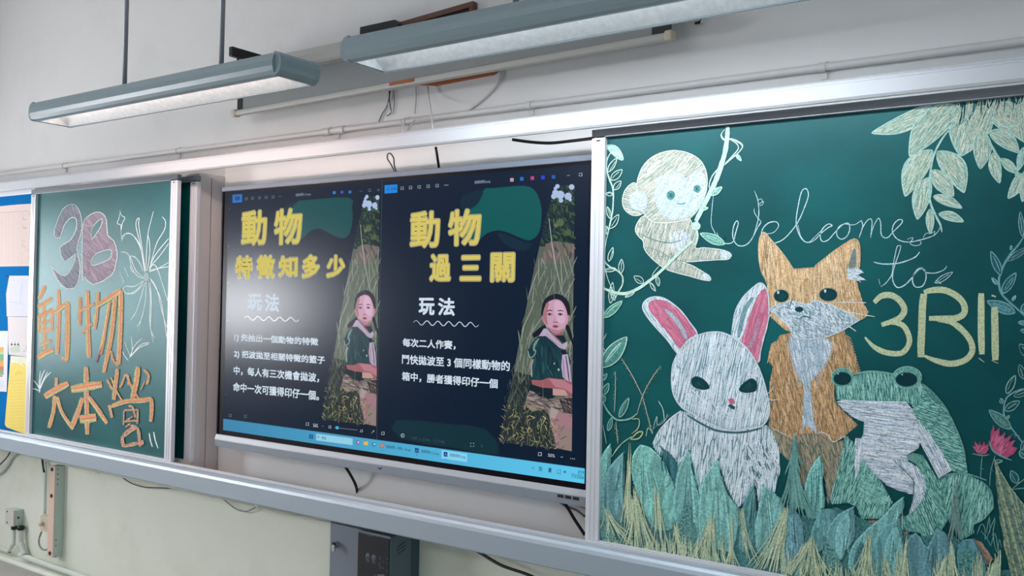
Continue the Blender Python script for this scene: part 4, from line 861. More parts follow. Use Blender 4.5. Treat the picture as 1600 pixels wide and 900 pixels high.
NAVY = (0, 19, 40)
e1, e2_, e3 = C(560, 225, .25), C(560, 450, .25), C(300, 225, .25)
e4 = C(300, 450, .25)
wave = lambda x0, y0, x1, y1, n, a: [(x0 + (x1 - x0) * i / (n * 8), y0 + (y1 - y0) * i / (n * 8) - a * math.sin(i * 2 * math.pi / 8)) for i in range(n * 8 + 1)]
Sq = lambda x, y_, r=2.2: [(x - r, y_ - r), (x + r, y_ - r), (x + r, y_ + r), (x - r, y_ + r)]
mx_ = (sx0 + sx1) / 2
def planepoly(A, x0, x1, z0, z1, c, n=1, c2=None):
    A.layer += 1
    for i in range(n):
        f0, f1 = i / n, (i + 1) / n; k = len(A.v); xa, xb = x0 + (x1 - x0) * f0, x0 + (x1 - x0) * f1
        d = A.layer * A.STEP
        A.v += [(xa, yt - d, z0), (xb, yt - d, z0), (xb, yt - d, z1), (xa, yt - d, z1)]
        mixc = [tuple(u + (v - u) * f for u, v in zip(c, c2 or c)) for f in (f0, f1, f1, f0)]
        A.c += [(*lin(q), 0) for q in mixc]; A.f.append([k, k + 1, k + 2, k + 3])
zt0 = at(357.5, 656, DT).z          # top of the taskbar
zt0 = sz0 + 0.048 * (sz1 - sz0)
# text sets: glyph, x0, x1, y_top, y_bottom in photo pixels
TITLE = [(2.9, (214, 210, 170)), (2.25, (26, 34, 40)), (1.6, (210, 194, 104))]
def glyphs(A, L, layers):
    for ch, x0, x1, y0, y1 in L: A.text(ch, (x0, y1), (x0, y0), x1, None, layers=layers)
# left application window
A = Art(DT, 2, 31); AW = A
planepoly(A, sx0, mx_ - 0.003, zt0, sz1, NAVY)
A.poly(e3((660, 360), (700, 352), (980, 335), (1000, 400), (1003, 470), (985, 560), (940, 590), (880, 570), (800, 530), (740, 545), (690, 590), (650, 600), (580, 420), (620, 400)), (0, 72, 74), 3)
A.poly(e3((570, 400), (650, 360), (600, 430), (560, 470)), (6, 40, 52), 2)
glyphs(A, (('動', 376, 417, 329, 385), ('物', 427, 472, 326, 384), ('特', 367, 394.5, 399, 436), ('徵', 400, 429.5, 398, 436), ('知', 434.5, 465.5, 399, 434), ('多', 471, 500, 397, 436), ('少', 509, 539.5, 397.5, 435)), TITLE)
TW = (206, 220, 232)
for ch, x0, x1, y0, y1 in (('玩', 387.5, 409, 459.5, 485), ('法', 414, 436, 459.5, 487)): A.text(ch, (x0, y1), (x0, y0), x1, TW, 1.1)
A.stroke(wave(382, 497, 467, 499.5, 5, 3.2), 1.2, TW, 0)
for s_, x0, x1, y0, y1 in (('1) 先抽出一個動物的特徵', 366, 497.5, 521, 534), ('2) 把波拋至相關特徵的籃子', 365.5, 508, 546.5, 560), ('中，每人有三次機會拋波，', 365, 499, 571.5, 585.5), ('命中一次可獲得印仔一個。', 364, 499, 597, 611.5)):
    A.text(s_, (x0, y1), (x0, y0), x1, TW, 0.5)
A.text('遊戲規則 (1).png', (462, 307.5), (462, 302.5), 485.5, (150, 165, 180), 0.0)
A.poly([(363.5, 304.5), (378.5, 303.2), (378.5, 316), (363.5, 317)], (20, 110, 190)); A.poly([(367, 307), (375, 306.3), (375, 313), (367, 313.7)], (10, 66, 130))
IC = (120, 140, 156)
for i, (x, y_) in enumerate(((385, 310.5), (394.5, 309.5), (405.5, 309), (416, 308.3), (427, 307.5))): A.stroke(Sq(x, y_, 1.8), .6, IC, 0, closed=True); A.stroke([(x - 1.8, y_), (x + 1.8, y_)], .5, IC, 0)
A.stroke([(435, 307.3), (440, 306.9)], .9, IC, 0)
for x, y_, c in ((522.5, 301, (30, 120, 200)), (534.5, 300.2, (60, 70, 210)), (547, 300, (40, 110, 190))): A.poly(Sq(x, y_, 2.2), c)
A.stroke([(562, 299), (566.5, 298.6)], .8, IC, 0); A.stroke(Sq(577.5, 297.5, 1.9), .7, IC, 0, closed=True); A.stroke([(589.5, 295), (593.5, 299)], .7, IC, 0); A.stroke([(593.5, 295), (589.5, 299)], .7, IC, 0)
for i in range(6): A.stroke([(358.8 - i * 1.1, 325 + i * 58), (358.8 - i * 1.1, 328 + i * 58)], .6, (120, 140, 150), 0)
for x, y_ in ((360, 649), (383.5, 650.5)): A.stroke(Sq(x, y_, 1.7), .7, IC, 0, closed=True)
A.stroke(Sq(480.5, 662.5, 2), .7, TW, 0, closed=True); A.text('56%', (489.5, 667), (489.5, 661.5), 497, TW, 0.0)
A.stroke([(503, 665), (504.5, 666.3), (506, 665)], .6, IC, 0); A.stroke(Sq(515.5, 667, 1.6), .7, TW, 0, closed=True); A.stroke([(516.8, 668.5), (518, 670)], .7, TW, 0)
A.stroke([(523, 668), (559, 672)], 1.0, (150, 160, 170), 0); A.poly(Sq(527, 668.3, 2.2), (60, 180, 230)); A.stroke([(523, 668), (527, 668.4)], 1.1, (60, 180, 230), 0)
A.stroke(Sq(565, 673.3, 1.6), .7, TW, 0, closed=True); A.stroke([(580.5, 677), (584.5, 673)], .8, TW, 0); A.stroke([(582.6, 673), (584.5, 673), (584.5, 675)], .6, TW, 0)
WL_ = A.build('app_window', 'screen', SC, 'left window with the longer title and four lines of text')
# right application window
A = Art(DT, 2, 32)
planepoly(A, mx_, sx1, zt0, sz1, NAVY); planepoly(A, mx_ - 0.003, mx_, zt0, sz1, (52, 66, 78))
A.poly(e1((790, 280), (850, 275), (1040, 262), (1110, 300), (1140, 380), (1145, 450), (1130, 550), (1080, 600), (1020, 590), (940, 555), (870, 540), (800, 560), (740, 610), (690, 600), (660, 500), (690, 420), (740, 380), (770, 330)), (0, 84, 82), 3)
A.poly(e1((870, 555), (960, 580), (1040, 615), (1090, 620), (1050, 665), (980, 660), (910, 620)), (6, 36, 52), 3); A.poly(e1((640, 400), (640, 340), (700, 300), (780, 295), (740, 380), (680, 410)), (6, 34, 50), 3)
A.poly(e2_((235, 825), (560, 850), (800, 885), (880, 1040), (600, 1000), (260, 940)), (4, 42, 50), 2)
glyphs(A, (('動', 639.5, 687.5, 330, 389), ('物', 699, 752, 327, 386), ('過', 670, 705, 396, 441), ('三', 717.5, 752.5, 398, 440), ('關', 765, 805, 394, 442)), TITLE)
for ch, x0, x1, y0, y1 in (('玩', 654, 679, 465, 492), ('法', 684, 710.5, 465, 493)): A.text(ch, (x0, y1), (x0, y0), x1, TW, 1.1)
A.stroke(wave(646, 504, 748, 507.5, 6, 3.6), 1.3, TW, 0)
for s_, x0, x1, y0, y1 in (('每次二人作賽，', 629, 712, 528, 542), ('鬥快拋波至 3 個同樣動物的', 628, 797, 553.5, 568.5), ('箱中，勝者獲得印仔一個', 628, 778, 580.5, 595)): A.text(s_, (x0, y1), (x0, y0), x1, TW, 0.5)
A.text('遊戲規則.png', (741.5, 288), (741.5, 282.5), 766, (160, 176, 190), 0.0)
A.poly([(601, 289.5), (621, 288), (621, 301), (601, 302.5)], (14, 130, 220)); A.text('共用', (611, 297.5), (611, 293.5), 619, (10, 30, 60), 0.0); A.stroke(Sq(606, 295.5, 1.6), .6, (10, 30, 60), 0, closed=True)
for x, y_ in ((628.5, 294), (641.5, 293), (655, 292), (669, 291), (683, 290)): A.stroke(Sq(x, y_, 2.1), .7, (180, 194, 206), 0, closed=True); A.stroke([(x - 1, y_), (x + 1, y_)], .6, (180, 194, 206), 0)
for i in range(3): A.poly(Sq(695 + i * 2.4, 289.5 - i * .2, .6), (180, 194, 206))
for x, y_, c in ((800, 281, (190, 150, 170)), (815.5, 279.5, (30, 110, 190)), (832, 278.3, (190, 60, 120)), (848.5, 277.3, (50, 60, 220)), (865, 276.5, (30, 90, 170))): A.poly(Sq(x, y_, 2.8), c)
A.stroke([(886, 274.5), (891, 273.8)], .9, TW, 0); A.stroke(Sq(907.3, 272.8, 2.2), .8, TW, 0, closed=True)
TI = (196, 206, 216)
A.stroke(Sq(598.5, 677, 2), .8, TI, 0, closed=True); A.stroke([tuple(p) for p in ell(C(0, 0, 1), 629.5, 680.5, 2.6, 2.6, 10)], .8, TI, 0, closed=True); A.stroke([(629.5, 679.5), (629.5, 682)], .7, TI, 0)
A.text('1587 x 2245   7.7 MB', (642, 686), (642, 682), 695, (60, 78, 96), 0.0)
for dx, dy in ((-1, -1), (1, -1), (1, 1), (-1, 1)): A.stroke([(738 + dx * 2.6, 695 + dy * 1), (738 + dx * 2.6, 695 + dy * 2.6), (738 + dx * 1, 695 + dy * 2.6)], .7, TI, 0)
A.stroke([(751, 694.5), (755, 699)], .7, (80, 96, 112), 0); A.stroke([(755, 694.5), (751, 699)], .7, (80, 96, 112), 0)
A.stroke(Sq(843.7, 709.5, 2.4), 1, TI, 0, closed=True); A.text('50%', (856.5, 713.5), (856.5, 708.5), 867, TI, 0.0); A.stroke([(876, 713), (878, 715), (880, 713)], .7, TI, 0)
for i in range(3): A.poly(Sq(892 + i * 2.8, 716.3 + i * .4, .6), TI)
WR_ = A.build('app_window', 'screen', SC, 'right window with the shorter title and three lines of text')
# task bar
A = Art(DT, 30, 33)
planepoly(A, sx0, sx1, sz0, zt0, (52, 128, 168), 24, (92, 198, 236)); planepoly(A, sx0, sx1, zt0 - 0.001, zt0 + 0.0006, (40, 90, 120))
A.poly([(494, 677.5), (551, 685), (551, 695.5), (494, 688)], (146, 204, 226))
for i, (x, y_) in enumerate(((484.5, 680), (488, 680.5), (484.5, 683.5), (488, 684))): A.poly(Sq(x, y_, 1.5), (10, 80, 150))
A.stroke([tuple(p) for p in ell(C(0, 0, 1), 497.5, 682.5, 1.5, 1.5, 8)], .6, (20, 60, 80), 0, closed=True); A.text('搜尋', (502.5, 686.5), (502.5, 681.5), 509.5, (20, 60, 80), 0.0)
def disc(x, y_, r, c): A.poly([tuple(p) for p in ell(C(0, 0, 1), x, y_, r, r, 12)], c)
disc(559.5, 691, 3.2, (120, 90, 160)); disc(560, 691, 1.6, (220, 200, 210)); A.poly([(568.5, 689), (575, 690), (575, 696), (568.5, 695)], (224, 180, 80)); A.poly([(568.5, 688), (571.5, 688.4), (572, 690), (568.5, 689.4)], (150, 110, 30))
disc(584.5, 694.5, 3.4, (30, 130, 170)); disc(585.2, 694, 1.7, (140, 220, 220)); disc(597.3, 696, 3.6, (190, 80, 60)); disc(597.3, 696, 2.0, (220, 220, 190)); disc(597.3, 696, 1.3, (60, 90, 170)); disc(597.3, 703.5, .7, (60, 90, 110))
DKT = (14, 48, 66)
A.text('遊戲規則 - 海報 - Googl', (603, 700.5), (603, 695), 641.5, DKT, 0.0)
A.poly([(690, 703), (730, 709), (730, 722), (690, 716.5)], (130, 208, 240))
for x, y_ in ((651.5, 703.8), (696.3, 709.8)): A.poly([(x - 3, y_ - 4), (x + 3, y_ - 3.3), (x + 3, y_ + 4), (x - 3, y_ + 3.3)], (14, 70, 140)); A.stroke([(x - 2, y_ + 2), (x, y_ - 1), (x + 2, y_ + 2.4)], .8, (140, 190, 230), 0)
A.text('遊戲規則 (1).png', (658, 708), (658, 702.3), 686, DKT, 0.0); A.text('遊戲規則.png', (703, 713.8), (703, 708), 727, DKT, 0.0)
A.stroke([(693, 717), (699, 717.8)], 1.1, (20, 80, 140), 0); disc(651.5, 710.8, .7, (20, 80, 140))
A.stroke([(830.5, 733), (833, 730), (835.5, 733.6)], .8, DKT, 0); A.text('英', (841.5, 736), (841.5, 728.5), 848, DKT, 0.0); A.text('倉', (856.5, 738), (856.5, 730), 862.5, DKT, 0.2)
A.stroke(Sq(873.5, 736.5, 2.6), .8, DKT, 0, closed=True); A.stroke([(870.5, 740.5), (877, 741.5)], .8, DKT, 0); A.poly([(881, 736.5), (882.5, 736.5), (884, 735), (884, 739.6), (882.5, 738.3), (881, 738.2)], DKT)
A.text('8:59', (903.5, 740), (903.5, 734.5), 912.5, DKT, 0.0); A.text('7/3/2026', (893, 746), (893, 740), 912, DKT, 0.0)
A.build('task_bar', 'screen', SC, 'bright blue task bar along the bottom of the screen')

# picture of a person in tall grass, the same on both windows
g0, g1, g2 = C(840, 270, 80 / 360), C(780, 440, 140 / 900), C(780, 570, 140 / 900)
def picture(xf, parent, label):
    A = Art(DT, 40, 41, xf)
    frame = [(868, 291), (898.2, 289.2), (893, 705), (780, 690.5), (784, 668), (803, 580), (810.5, 540), (830.5, 440), (846, 372)]
    A.poly(frame, (86, 96, 84))
    top = [(868, 291), (898.2, 289.2), (897, 385), (843.5, 385), (852, 345)]
    A.poly(top, (20, 36, 38)); A.hatch(top, 60, 4, 4, [(30, 52, 48), (52, 74, 52), (18, 30, 34), (70, 92, 58)], 9, tilt=.6)
    for x, y_, r in ((125, 110, 12), (160, 155, 30), (115, 165, 20), (215, 165, 26), (240, 100, 20), (140, 95, 16), (165, 195, 16), (125, 140, 22), (230, 190, 12)): A.poly([tuple(p) for p in ell(g0, x, y_, r, r, 10)], (168, 188, 222))
    for x, y_, r, c in ((160, 350, 28, (84, 98, 62)), (215, 420, 24, (74, 90, 60)), (130, 370, 16, (96, 110, 70))): A.poly([tuple(p) for p in ell(g0, x, y_, r, r, 10)], c)
    band = g0((60, 500), (120, 480), (260, 500), (258, 640), (20, 640)); A.poly(band, (104, 96, 92), 0); A.hatch(band, 80, 4, 3, [(134, 112, 112), (98, 104, 84), (120, 112, 96), (60, 66, 60)], 14, tilt=.4)
    gr = [(838, 405), (897, 400), (893.5, 600), (800, 600), (810.5, 540), (830.5, 440)]
    A.hatch(gr, 98, 2.6, 1.2, [(122, 132, 116), (98, 110, 96), (146, 152, 134), (74, 86, 76), (88, 98, 84)], 34, tilt=.5)
    lowg = [(803, 580), (845, 590), (850, 640), (893, 690), (893, 705), (780, 690.5), (784, 668)]
    A.poly(lowg, (34, 42, 42)); A.hatch(lowg, 85, 3, 1.2, [(52, 62, 58), (70, 82, 70), (26, 34, 38), (90, 96, 76)], 20, tilt=.6)
    A.stroke(g0((80, 320), (90, 400), (105, 520), (140, 700), (175, 860)), .9, (176, 184, 180)); A.stroke(g0((82, 320), (88, 400)), 1.6, (160, 168, 160)); A.stroke(g0((165, 740), (180, 860)), .7, (166, 176, 168))
    # braids, hair, face
    A.poly(g1((460, 430), (400, 470), (330, 530), (350, 565), (420, 530), (475, 470)), (14, 20, 30)); A.poly(g1((665, 425), (700, 440), (735, 540), (745, 650), (705, 560), (670, 470)), (18, 20, 32))
    A.poly(g1((430, 350), (430, 270), (440, 215), (470, 165), (540, 128), (600, 126), (670, 165), (708, 235), (714, 300), (700, 345), (560, 300)), (20, 24, 34), 2)
    A.poly(g1((432, 345), (445, 345), (465, 425), (445, 415), (432, 380)), (166, 118, 128), 2); A.poly(g1((690, 340), (708, 345), (700, 400), (680, 425)), (170, 120, 134), 2)
    A.poly(g1((520, 490), (630, 480), (645, 590), (560, 580)), (140, 92, 104))
    A.poly(g1((448, 300), (462, 245), (490, 205), (560, 178), (620, 192), (660, 245), (685, 320), (688, 400), (662, 455), (620, 505), (575, 525), (525, 500), (478, 450), (450, 395), (440, 345)), (196, 152, 172), 3)
    A.poly(g1((445, 300), (462, 245), (492, 205), (500, 230), (478, 320), (490, 440), (455, 400), (440, 345)), (164, 112, 120), 2); A.poly(g1((560, 200), (625, 215), (655, 300), (660, 400), (610, 420), (560, 340)), (208, 168, 192), 3)
    A.poly(g1((478, 450), (525, 470), (600, 490), (650, 465), (620, 505), (575, 525), (525, 500)), (172, 122, 138), 2)
    for q in (((478, 300), (505, 288), (538, 294)), ((588, 296), (615, 290), (645, 298))): A.stroke(g1(*q), 1.5, (70, 46, 58))
    for cx in (508, 616): A.poly(g1((cx - 26, 332), (cx - 8, 320), (cx + 14, 322), (cx + 28, 334), (cx + 10, 342), (cx - 12, 342)), (168, 140, 160), 2); A.poly([tuple(p) for p in ell(g1, cx - 2, 331, 11, 10, 8)], (24, 20, 34)); A.stroke(g1((cx - 28, 330), (cx - 6, 319), (cx + 28, 332)), 1.0, (40, 28, 40))
    A.stroke(g1((540, 404), (552, 410), (566, 404), (580, 410), (590, 402)), 1.3, (122, 72, 88)); A.stroke(g1((572, 340), (562, 380), (552, 400)), .8, (176, 128, 146))
    A.poly(g1((532, 448), (555, 434), (572, 436), (600, 448), (580, 466), (552, 466)), (168, 92, 106), 2); A.poly(g1((545, 448), (570, 444), (592, 450), (570, 456)), (62, 36, 50), 2)
    A.stroke(g1((545, 132), (556, 150), (552, 182)), .6, (120, 110, 120)); A.hatch(g1((450, 200), (540, 140), (650, 160), (700, 240), (650, 190), (540, 165), (460, 240)), -20, 3, .6, [(60, 58, 70)], 12)
    # shirt, scarf
    sh = g1((400, 545), (345, 600), (290, 690), (300, 755), (335, 775), (322, 920), (340, 985), (430, 990), (490, 965), (640, 985), (700, 960), (722, 800), (690, 720), (650, 690), (600, 660), (540, 600), (470, 545))
    A.poly(sh, (20, 54, 60)); A.hatch(sh, 75, 5, 2.4, [(26, 66, 70), (14, 42, 50), (34, 78, 80)], 20, tilt=.4); A.stroke(g1((400, 570), (360, 630), (350, 680), (370, 700)), 3.4, (110, 148, 138)); A.stroke(g1((290, 690), (310, 760), (350, 745), (370, 700)), 1.4, (130, 160, 160))
    A.stroke(g1((345, 780), (325, 850), (330, 960)), 2.4, (150, 150, 148)); A.stroke(g1((470, 600), (540, 760), (500, 900)), 1.8, (12, 36, 46)); A.poly(g1((560, 540), (650, 540), (680, 600), (640, 620)), (16, 34, 44))
    A.poly(g1((400, 548), (450, 470), (482, 474), (530, 530), (590, 595), (640, 632), (685, 598), (690, 640), (664, 682), (605, 662), (540, 603), (470, 546)), (180, 160, 186), 0); A.stroke(g1((470, 520), (560, 610), (650, 660)), 1.2, (150, 130, 158)); A.poly(g1((615, 690), (670, 682), (675, 725), (630, 728)), (18, 20, 36))
    tl = g1((635, 735), (690, 728), (715, 860), (728, 1010), (690, 1000), (640, 960), (625, 850)); A.poly(tl, (178, 160, 186)); A.stroke(g1((670, 740), (690, 880), (705, 1000)), 1.6, (52, 48, 76)); A.stroke(g1((645, 780), (650, 900), (660, 980)), 1.6, (160, 120, 140))
    for q in (((585, 880), (600, 870), (612, 886), (598, 900)), ((545, 830), (555, 810), (565, 830))): A.poly(g1(*q), (150, 180, 184))
    # arm, paper, shorts, knee
    A.poly(g2((285, 205), (340, 195), (440, 225), (545, 240), (560, 330), (500, 345), (400, 315), (285, 245)), (14, 30, 38))
    A.poly(g2((262, 390), (280, 310), (310, 255), (400, 315), (500, 345), (600, 330), (735, 320), (735, 530), (600, 470), (500, 440), (330, 470)), (126, 112, 106)); A.hatch(g2((262, 390), (310, 255), (500, 345), (600, 330), (735, 320), (735, 520), (500, 440), (330, 460)), 15, 3, 2.2, [(150, 134, 124), (96, 84, 82), (70, 62, 66), (160, 146, 138)], 16, tilt=.5)
    A.poly(g2((600, 340), (735, 330), (735, 500), (650, 470)), (58, 50, 54)); A.hatch(g2((600, 340), (735, 330), (735, 500), (650, 470)), 60, 4, 2, [(104, 88, 78), (40, 36, 44)], 14)
    A.poly(g2((490, 440), (600, 465), (735, 530), (730, 868), (580, 835), (520, 600)), (156, 116, 124)); A.poly(g2((520, 420), (600, 460), (560, 540), (510, 530)), (160, 150, 144)); A.poly(g2((600, 640), (732, 640), (730, 868), (590, 835)), (140, 122, 116))
    A.poly(g2((540, 238), (660, 248), (695, 312), (540, 305)), (186, 146, 140))
    A.poly(g2((322, 150), (430, 155), (500, 130), (640, 146), (735, 175), (737, 290), (715, 330), (660, 252), (560, 236), (440, 230), (335, 198)), (152, 88, 94), 0); A.poly(g2((500, 140), (640, 150), (700, 190), (735, 200), (735, 290), (660, 240), (560, 220)), (176, 118, 130), 0)
    A.stroke(g2((440, 150), (442, 330)), .6, (150, 140, 130))
    for i in range(260):
        x = A.rnd.uniform(10, 620); y_ = A.rnd.uniform(420, 860); 
        if y_ > 800 + x * .12 or x < 60 - (y_ - 420) * .12 or (x > 480 and y_ < 560): continue
        a = A.rnd.uniform(-1.2, 1.2); l = A.rnd.uniform(20, 75); c = A.rnd.choice([(170, 158, 92), (136, 130, 84), (186, 176, 130), (96, 104, 84), (60, 74, 64), (150, 140, 110), (40, 56, 54)])
        A.stroke(g2((x, y_), (x + l * .5 * math.sin(a) + 4, y_ - l * .5 * math.cos(a)), (x + l * math.sin(a * 1.3), max(400, y_ - l * math.cos(a)))), A.rnd.uniform(.5, 1.1), c, 2)
    for i in range(50):
        x = A.rnd.uniform(60, 300); y_ = A.rnd.uniform(60, 420)
        if x < 150 - y_ * .22: continue
        A.stroke(g2((x, y_), (x + A.rnd.uniform(-30, 30), y_ - 60)), .7, A.rnd.choice([(90, 104, 92), (64, 78, 70), (120, 126, 108)]), 0)
    return A.build('grass_photo', 'screen', parent, label)
ra, rb_ = at(898.2, 289.2, DT), at(893, 705, DT); la, lb_ = at(592.5, 306, DT), at(588.5, 666, DT)
ks = (la.z - lb_.z) / (ra.z - rb_.z)
ra_x = (ra.x + rb_.x) / 2; la_x = (la.x + lb_.x) / 2
picture(None, WR_, 'picture of a person in a green uniform sitting in tall grass')
picture(lambda q: Vector((la_x + (q.x - ra_x) * ks, q.y, la.z + (q.z - ra.z) * ks)), WL_, 'picture of a person in a green uniform sitting in tall grass')

# ------------------------------------------------------------------ hanging board lamps
def lamp(x0, L, warm, label):
    y0, y1, zb, zt = YD(2.05), YD(2.235), 2.356, 2.438
    x1 = x0 + L; r = root('board_lamp', ((x0 + x1) / 2, (y0 + y1) / 2, zb), label, 'lamp', None)
    def bull(yf, yb, z0, z1, n=7):
        h = (z1 - z0) / 2
        P = [(yf + h * .62 - h * .62 * math.sin(math.pi * i / n), (z0 + z1) / 2 + h * math.cos(math.pi * i / n)) for i in range(n + 1)]
        return P
    f = bull(y0, y1, zb, zt)
    # shell: rounded front, flat top, thin; open below
    shell = f + [(y0 + 0.035, zb), (y0 + 0.035, zb + 0.012), (y0 + 0.03, zt - 0.012), (y1 - 0.012, zt - 0.012), (y1 - 0.012, zb - 0.002), (y1, zb - 0.002), (y1, zt)]
    MB().prism_x(shell, x0 + 0.03, x1 - 0.03, 'lamp_shell').build('housing', r, smooth=False)
    for xs, sg in ((x0, 1), (x1, -1)):
        # end piece: rounded outer edge running front to back
        h = (zt - zb) / 2; P = []
        for i in range(8): P.append((xs + sg * (0.03 - 0.03 * math.sin(math.pi * i / 7)), (zb + zt) / 2 + h * math.cos(math.pi * i / 7)))
        P += [(xs + sg * 0.036, zb), (xs + sg * 0.036, zt)]
        MB().prism_y(P, y0 + 0.012, y1 - 0.014, 'lamp_shell').build('end_rim', r, smooth=False)
        MB().prism_y([(xs + (q[0] - xs) * 1.02, (zb + zt) / 2 + (q[1] - (zb + zt) / 2) * 1.03) for q in P], y1 - 0.0138, y1 + 0.006, 'lamp_shell').build('corner_cap', r)
        MB().box(xs + sg * 0.037, xs + sg * 0.042, y0 + 0.036, y1 - 0.013, zb + 0.002, zt - 0.013, 'lamp_reflector').build('end_plate', r)
    MB().add([(x0 + 0.042, y1 - 0.013, zb + 0.001), (x1 - 0.042, y1 - 0.013, zb + 0.001), (x1 - 0.042, y0 + 0.075, zt - 0.0135), (x0 + 0.042, y0 + 0.075, zt - 0.0135),
              (x0 + 0.042, y1 - 0.0125, zb + 0.001), (x1 - 0.042, y1 - 0.0125, zb + 0.001), (x1 - 0.042, y0 + 0.075, zt - 0.0125), (x0 + 0.042, y0 + 0.075, zt - 0.0125)],
             [(0, 1, 2, 3), (4, 7, 6, 5), (0, 4, 5, 1), (3, 2, 6, 7), (0, 3, 7, 4), (1, 5, 6, 2)], 'lamp_reflector').build('reflector', r)
    MB().tube([(x0 + 0.06, y0 + 0.055, zb + 0.042), (x1 - 0.06, y0 + 0.055, zb + 0.042)], 0.013, 'tube_warm' if warm else 'tube_cool').build('tube', r, smooth=True)
    for sx in (x0 + 0.05, x1 - 0.05): MB().box(sx - 0.008, sx + 0.008, y0 + 0.038, y0 + 0.072, zb + 0.02, zb + 0.062, 'casing_white').build('tube_socket', r)
    return r, (x0, x1, y0, y1, zb, zt)
LA, la_d = lamp(-4.045, 1.64, True, 'left hanging grey board lamp, whole length visible, warm tube')
LBm, lb_d = lamp(-2.125, 1.64, False, 'right hanging grey board lamp running out of the top of the view')
for r, d, xs in ((LA, la_d, (-3.397, -2.786)), (LBm, lb_d, (-1.48, -0.87))):
    for xx in xs: MB().tube([(xx, (d[2] + d[3]) / 2 - 0.03, d[5] - 0.005), (xx, (d[2] + d[3]) / 2 - 0.03, ZC)], 0.009, 'aluminium_dull', 12).build('hanger_rod', r, smooth=True)
for d, col_, pw in ((la_d, (1.0, 0.73, 0.66), 7.8), (lb_d, (0.84, 0.92, 1.0), 14)):
    area('board_lamp_light', ((d[0] + d[1]) / 2, d[2] + 0.11, d[4] - 0.014), ((d[0] + d[1]) / 2, d[2] + 0.11 + 0.2, d[4] - 0.014 - 0.98), 1.45, 0.04, pw, col_)

# ------------------------------------------------------------------ roller screen above the boards
DS = 2.75; ys = YD(DS)
S = root('projection_screen', (-2.4, ys, 2.46), 'rolled-up white projection screen in a wall casing behind the lamps', 'projection screen')
MB().prism_x([(ys - 0.03, 2.615), (ys - 0.042, 2.625), (ys - 0.042, 2.655), (ys - 0.02, 2.69), (ys + 0.06, 2.69), (ys + 0.06, 2.61), (ys + 0.004, 2.61)], -3.56, -1.25, 'casing_white').build('casing', S, 0.003)
def tilt(mb):
    mb.v = [(x, y_, z + (x + 3.5) * 0.0125 * max(0, min(1, (2.62 - z) / 0.13))) for x, y_, z in mb.v]
    return mb
tilt(MB().box(-3.46, -1.37, ys - 0.0015, ys + 0.0015, 2.468, 2.62, 'screen_fabric')).build('fabric', S)
for a, bb in ((-3.50, -3.46), (-1.37, -1.30)): tilt(MB().box(a, bb, ys - 0.0018, ys + 0.0018, 2.47, 2.62, 'black_plastic')).build('black_border', S)
tilt(MB().prism_x([(ys - 0.014, 2.448), (ys - 0.018, 2.456), (ys - 0.016, 2.468), (ys - 0.008, 2.474), (ys + 0.008, 2.474), (ys + 0.014, 2.466), (ys + 0.012, 2.448)], -3.515, -1.30, 'casing_white')).build('weight_bar', S, 0.002)
for xx in (-3.525, -1.318): tilt(MB().box(xx, xx + 0.03, ys - 0.02, ys + 0.016, 2.444, 2.478, 'plastic_ivory')).build('bar_end', S, 0.006)
tilt(MB().box(-2.53, -2.40, ys - 0.0195, ys - 0.0165, 2.456, 2.470, 'wood_orange')).build('torn_tape', S)
ba = at(358, 73, 2.40); bb_ = at(358, 88, 2.40)
MB().box(ba.x - 0.002, ba.x + 0.02, YD(2.40), ys + 0.03, bb_.z, ba.z, 'black_plastic').box(ba.x + 0.004, ba.x + 0.012, YD(2.435), YD(2.445), bb_.z - 0.05, bb_.z + 0.002, 'black_plastic').box(ba.x - 0.002, ba.x + 0.02, ys + 0.0301, -0.002, 2.60, ba.z, 'black_plastic').build('bracket', S, 0.003)

# objects on the upper wall
sa, sb, sc_ = at(562, 42, 2.79), at(622, 31, 2.79), at(562, 60, 2.79)
tag(MB().prism_y([(sa.x, sa.z - 0.055), (sb.x, sa.z - 0.055), (sb.x, sa.z - 0.02), (sb.x - 0.02, sa.z), (sa.x, sa.z)], -0.06, -0.002, 'black_plastic').build('speaker_box', bevel=0.003), 'black box on the upper wall just above the left end of the right lamp', 'box')
fr, fl_ = at(739, 1, 2.82), at(618, 36, 2.82)
dv = Vector((fl_.x - fr.x, fl_.z - fr.z)).normalized(); nv = Vector((dv.y, -dv.x)); nv = nv if nv.y < 0 else -nv
W_, H_, B_ = (Vector((fl_.x - fr.x, fl_.z - fr.z))).length + 0.02, 0.16, 0.022
def fq(u, v): return (fr.x + dv.x * u + nv.x * v, fr.z + dv.y * u + nv.y * v)
pl = root('wall_plaque', (fr.x - 0.2, -0.02, fr.z - 0.2), 'crooked dark brown framed plaque with black inside, high on the wall above the right lamp', 'plaque')
for u0, u1, v0, v1 in ((0, W_, 0, B_), (0, W_, H_ - B_, H_), (0, B_, B_, H_ - B_), (W_ - B_, W_, B_, H_ - B_)):
    MB().prism_y([fq(u0, v0), fq(u1, v0), fq(u1, v1), fq(u0, v1)], -0.03, -0.002, 'wood_brown').build('border_strip', pl, 0.002)
MB().prism_y([fq(B_, B_), fq(W_ - B_, B_), fq(W_ - B_, H_ - B_), fq(B_, H_ - B_)], -0.018, -0.002, 'black_plastic').build('backing_panel', pl)
bt = [at(x, y_, 2.84) for x, y_ in ((655, 133), (680, 134), (770, 117), (782, 108), (770, 104), (660, 122))]
tag(MB().prism_y([(v.x, v.z) for v in bt][::-1], -0.012, -0.0005, 'wood_orange').build('wooden_batten', bevel=0.002), 'broken orange brown strip of wood on the wall behind the screen bar', 'wood')

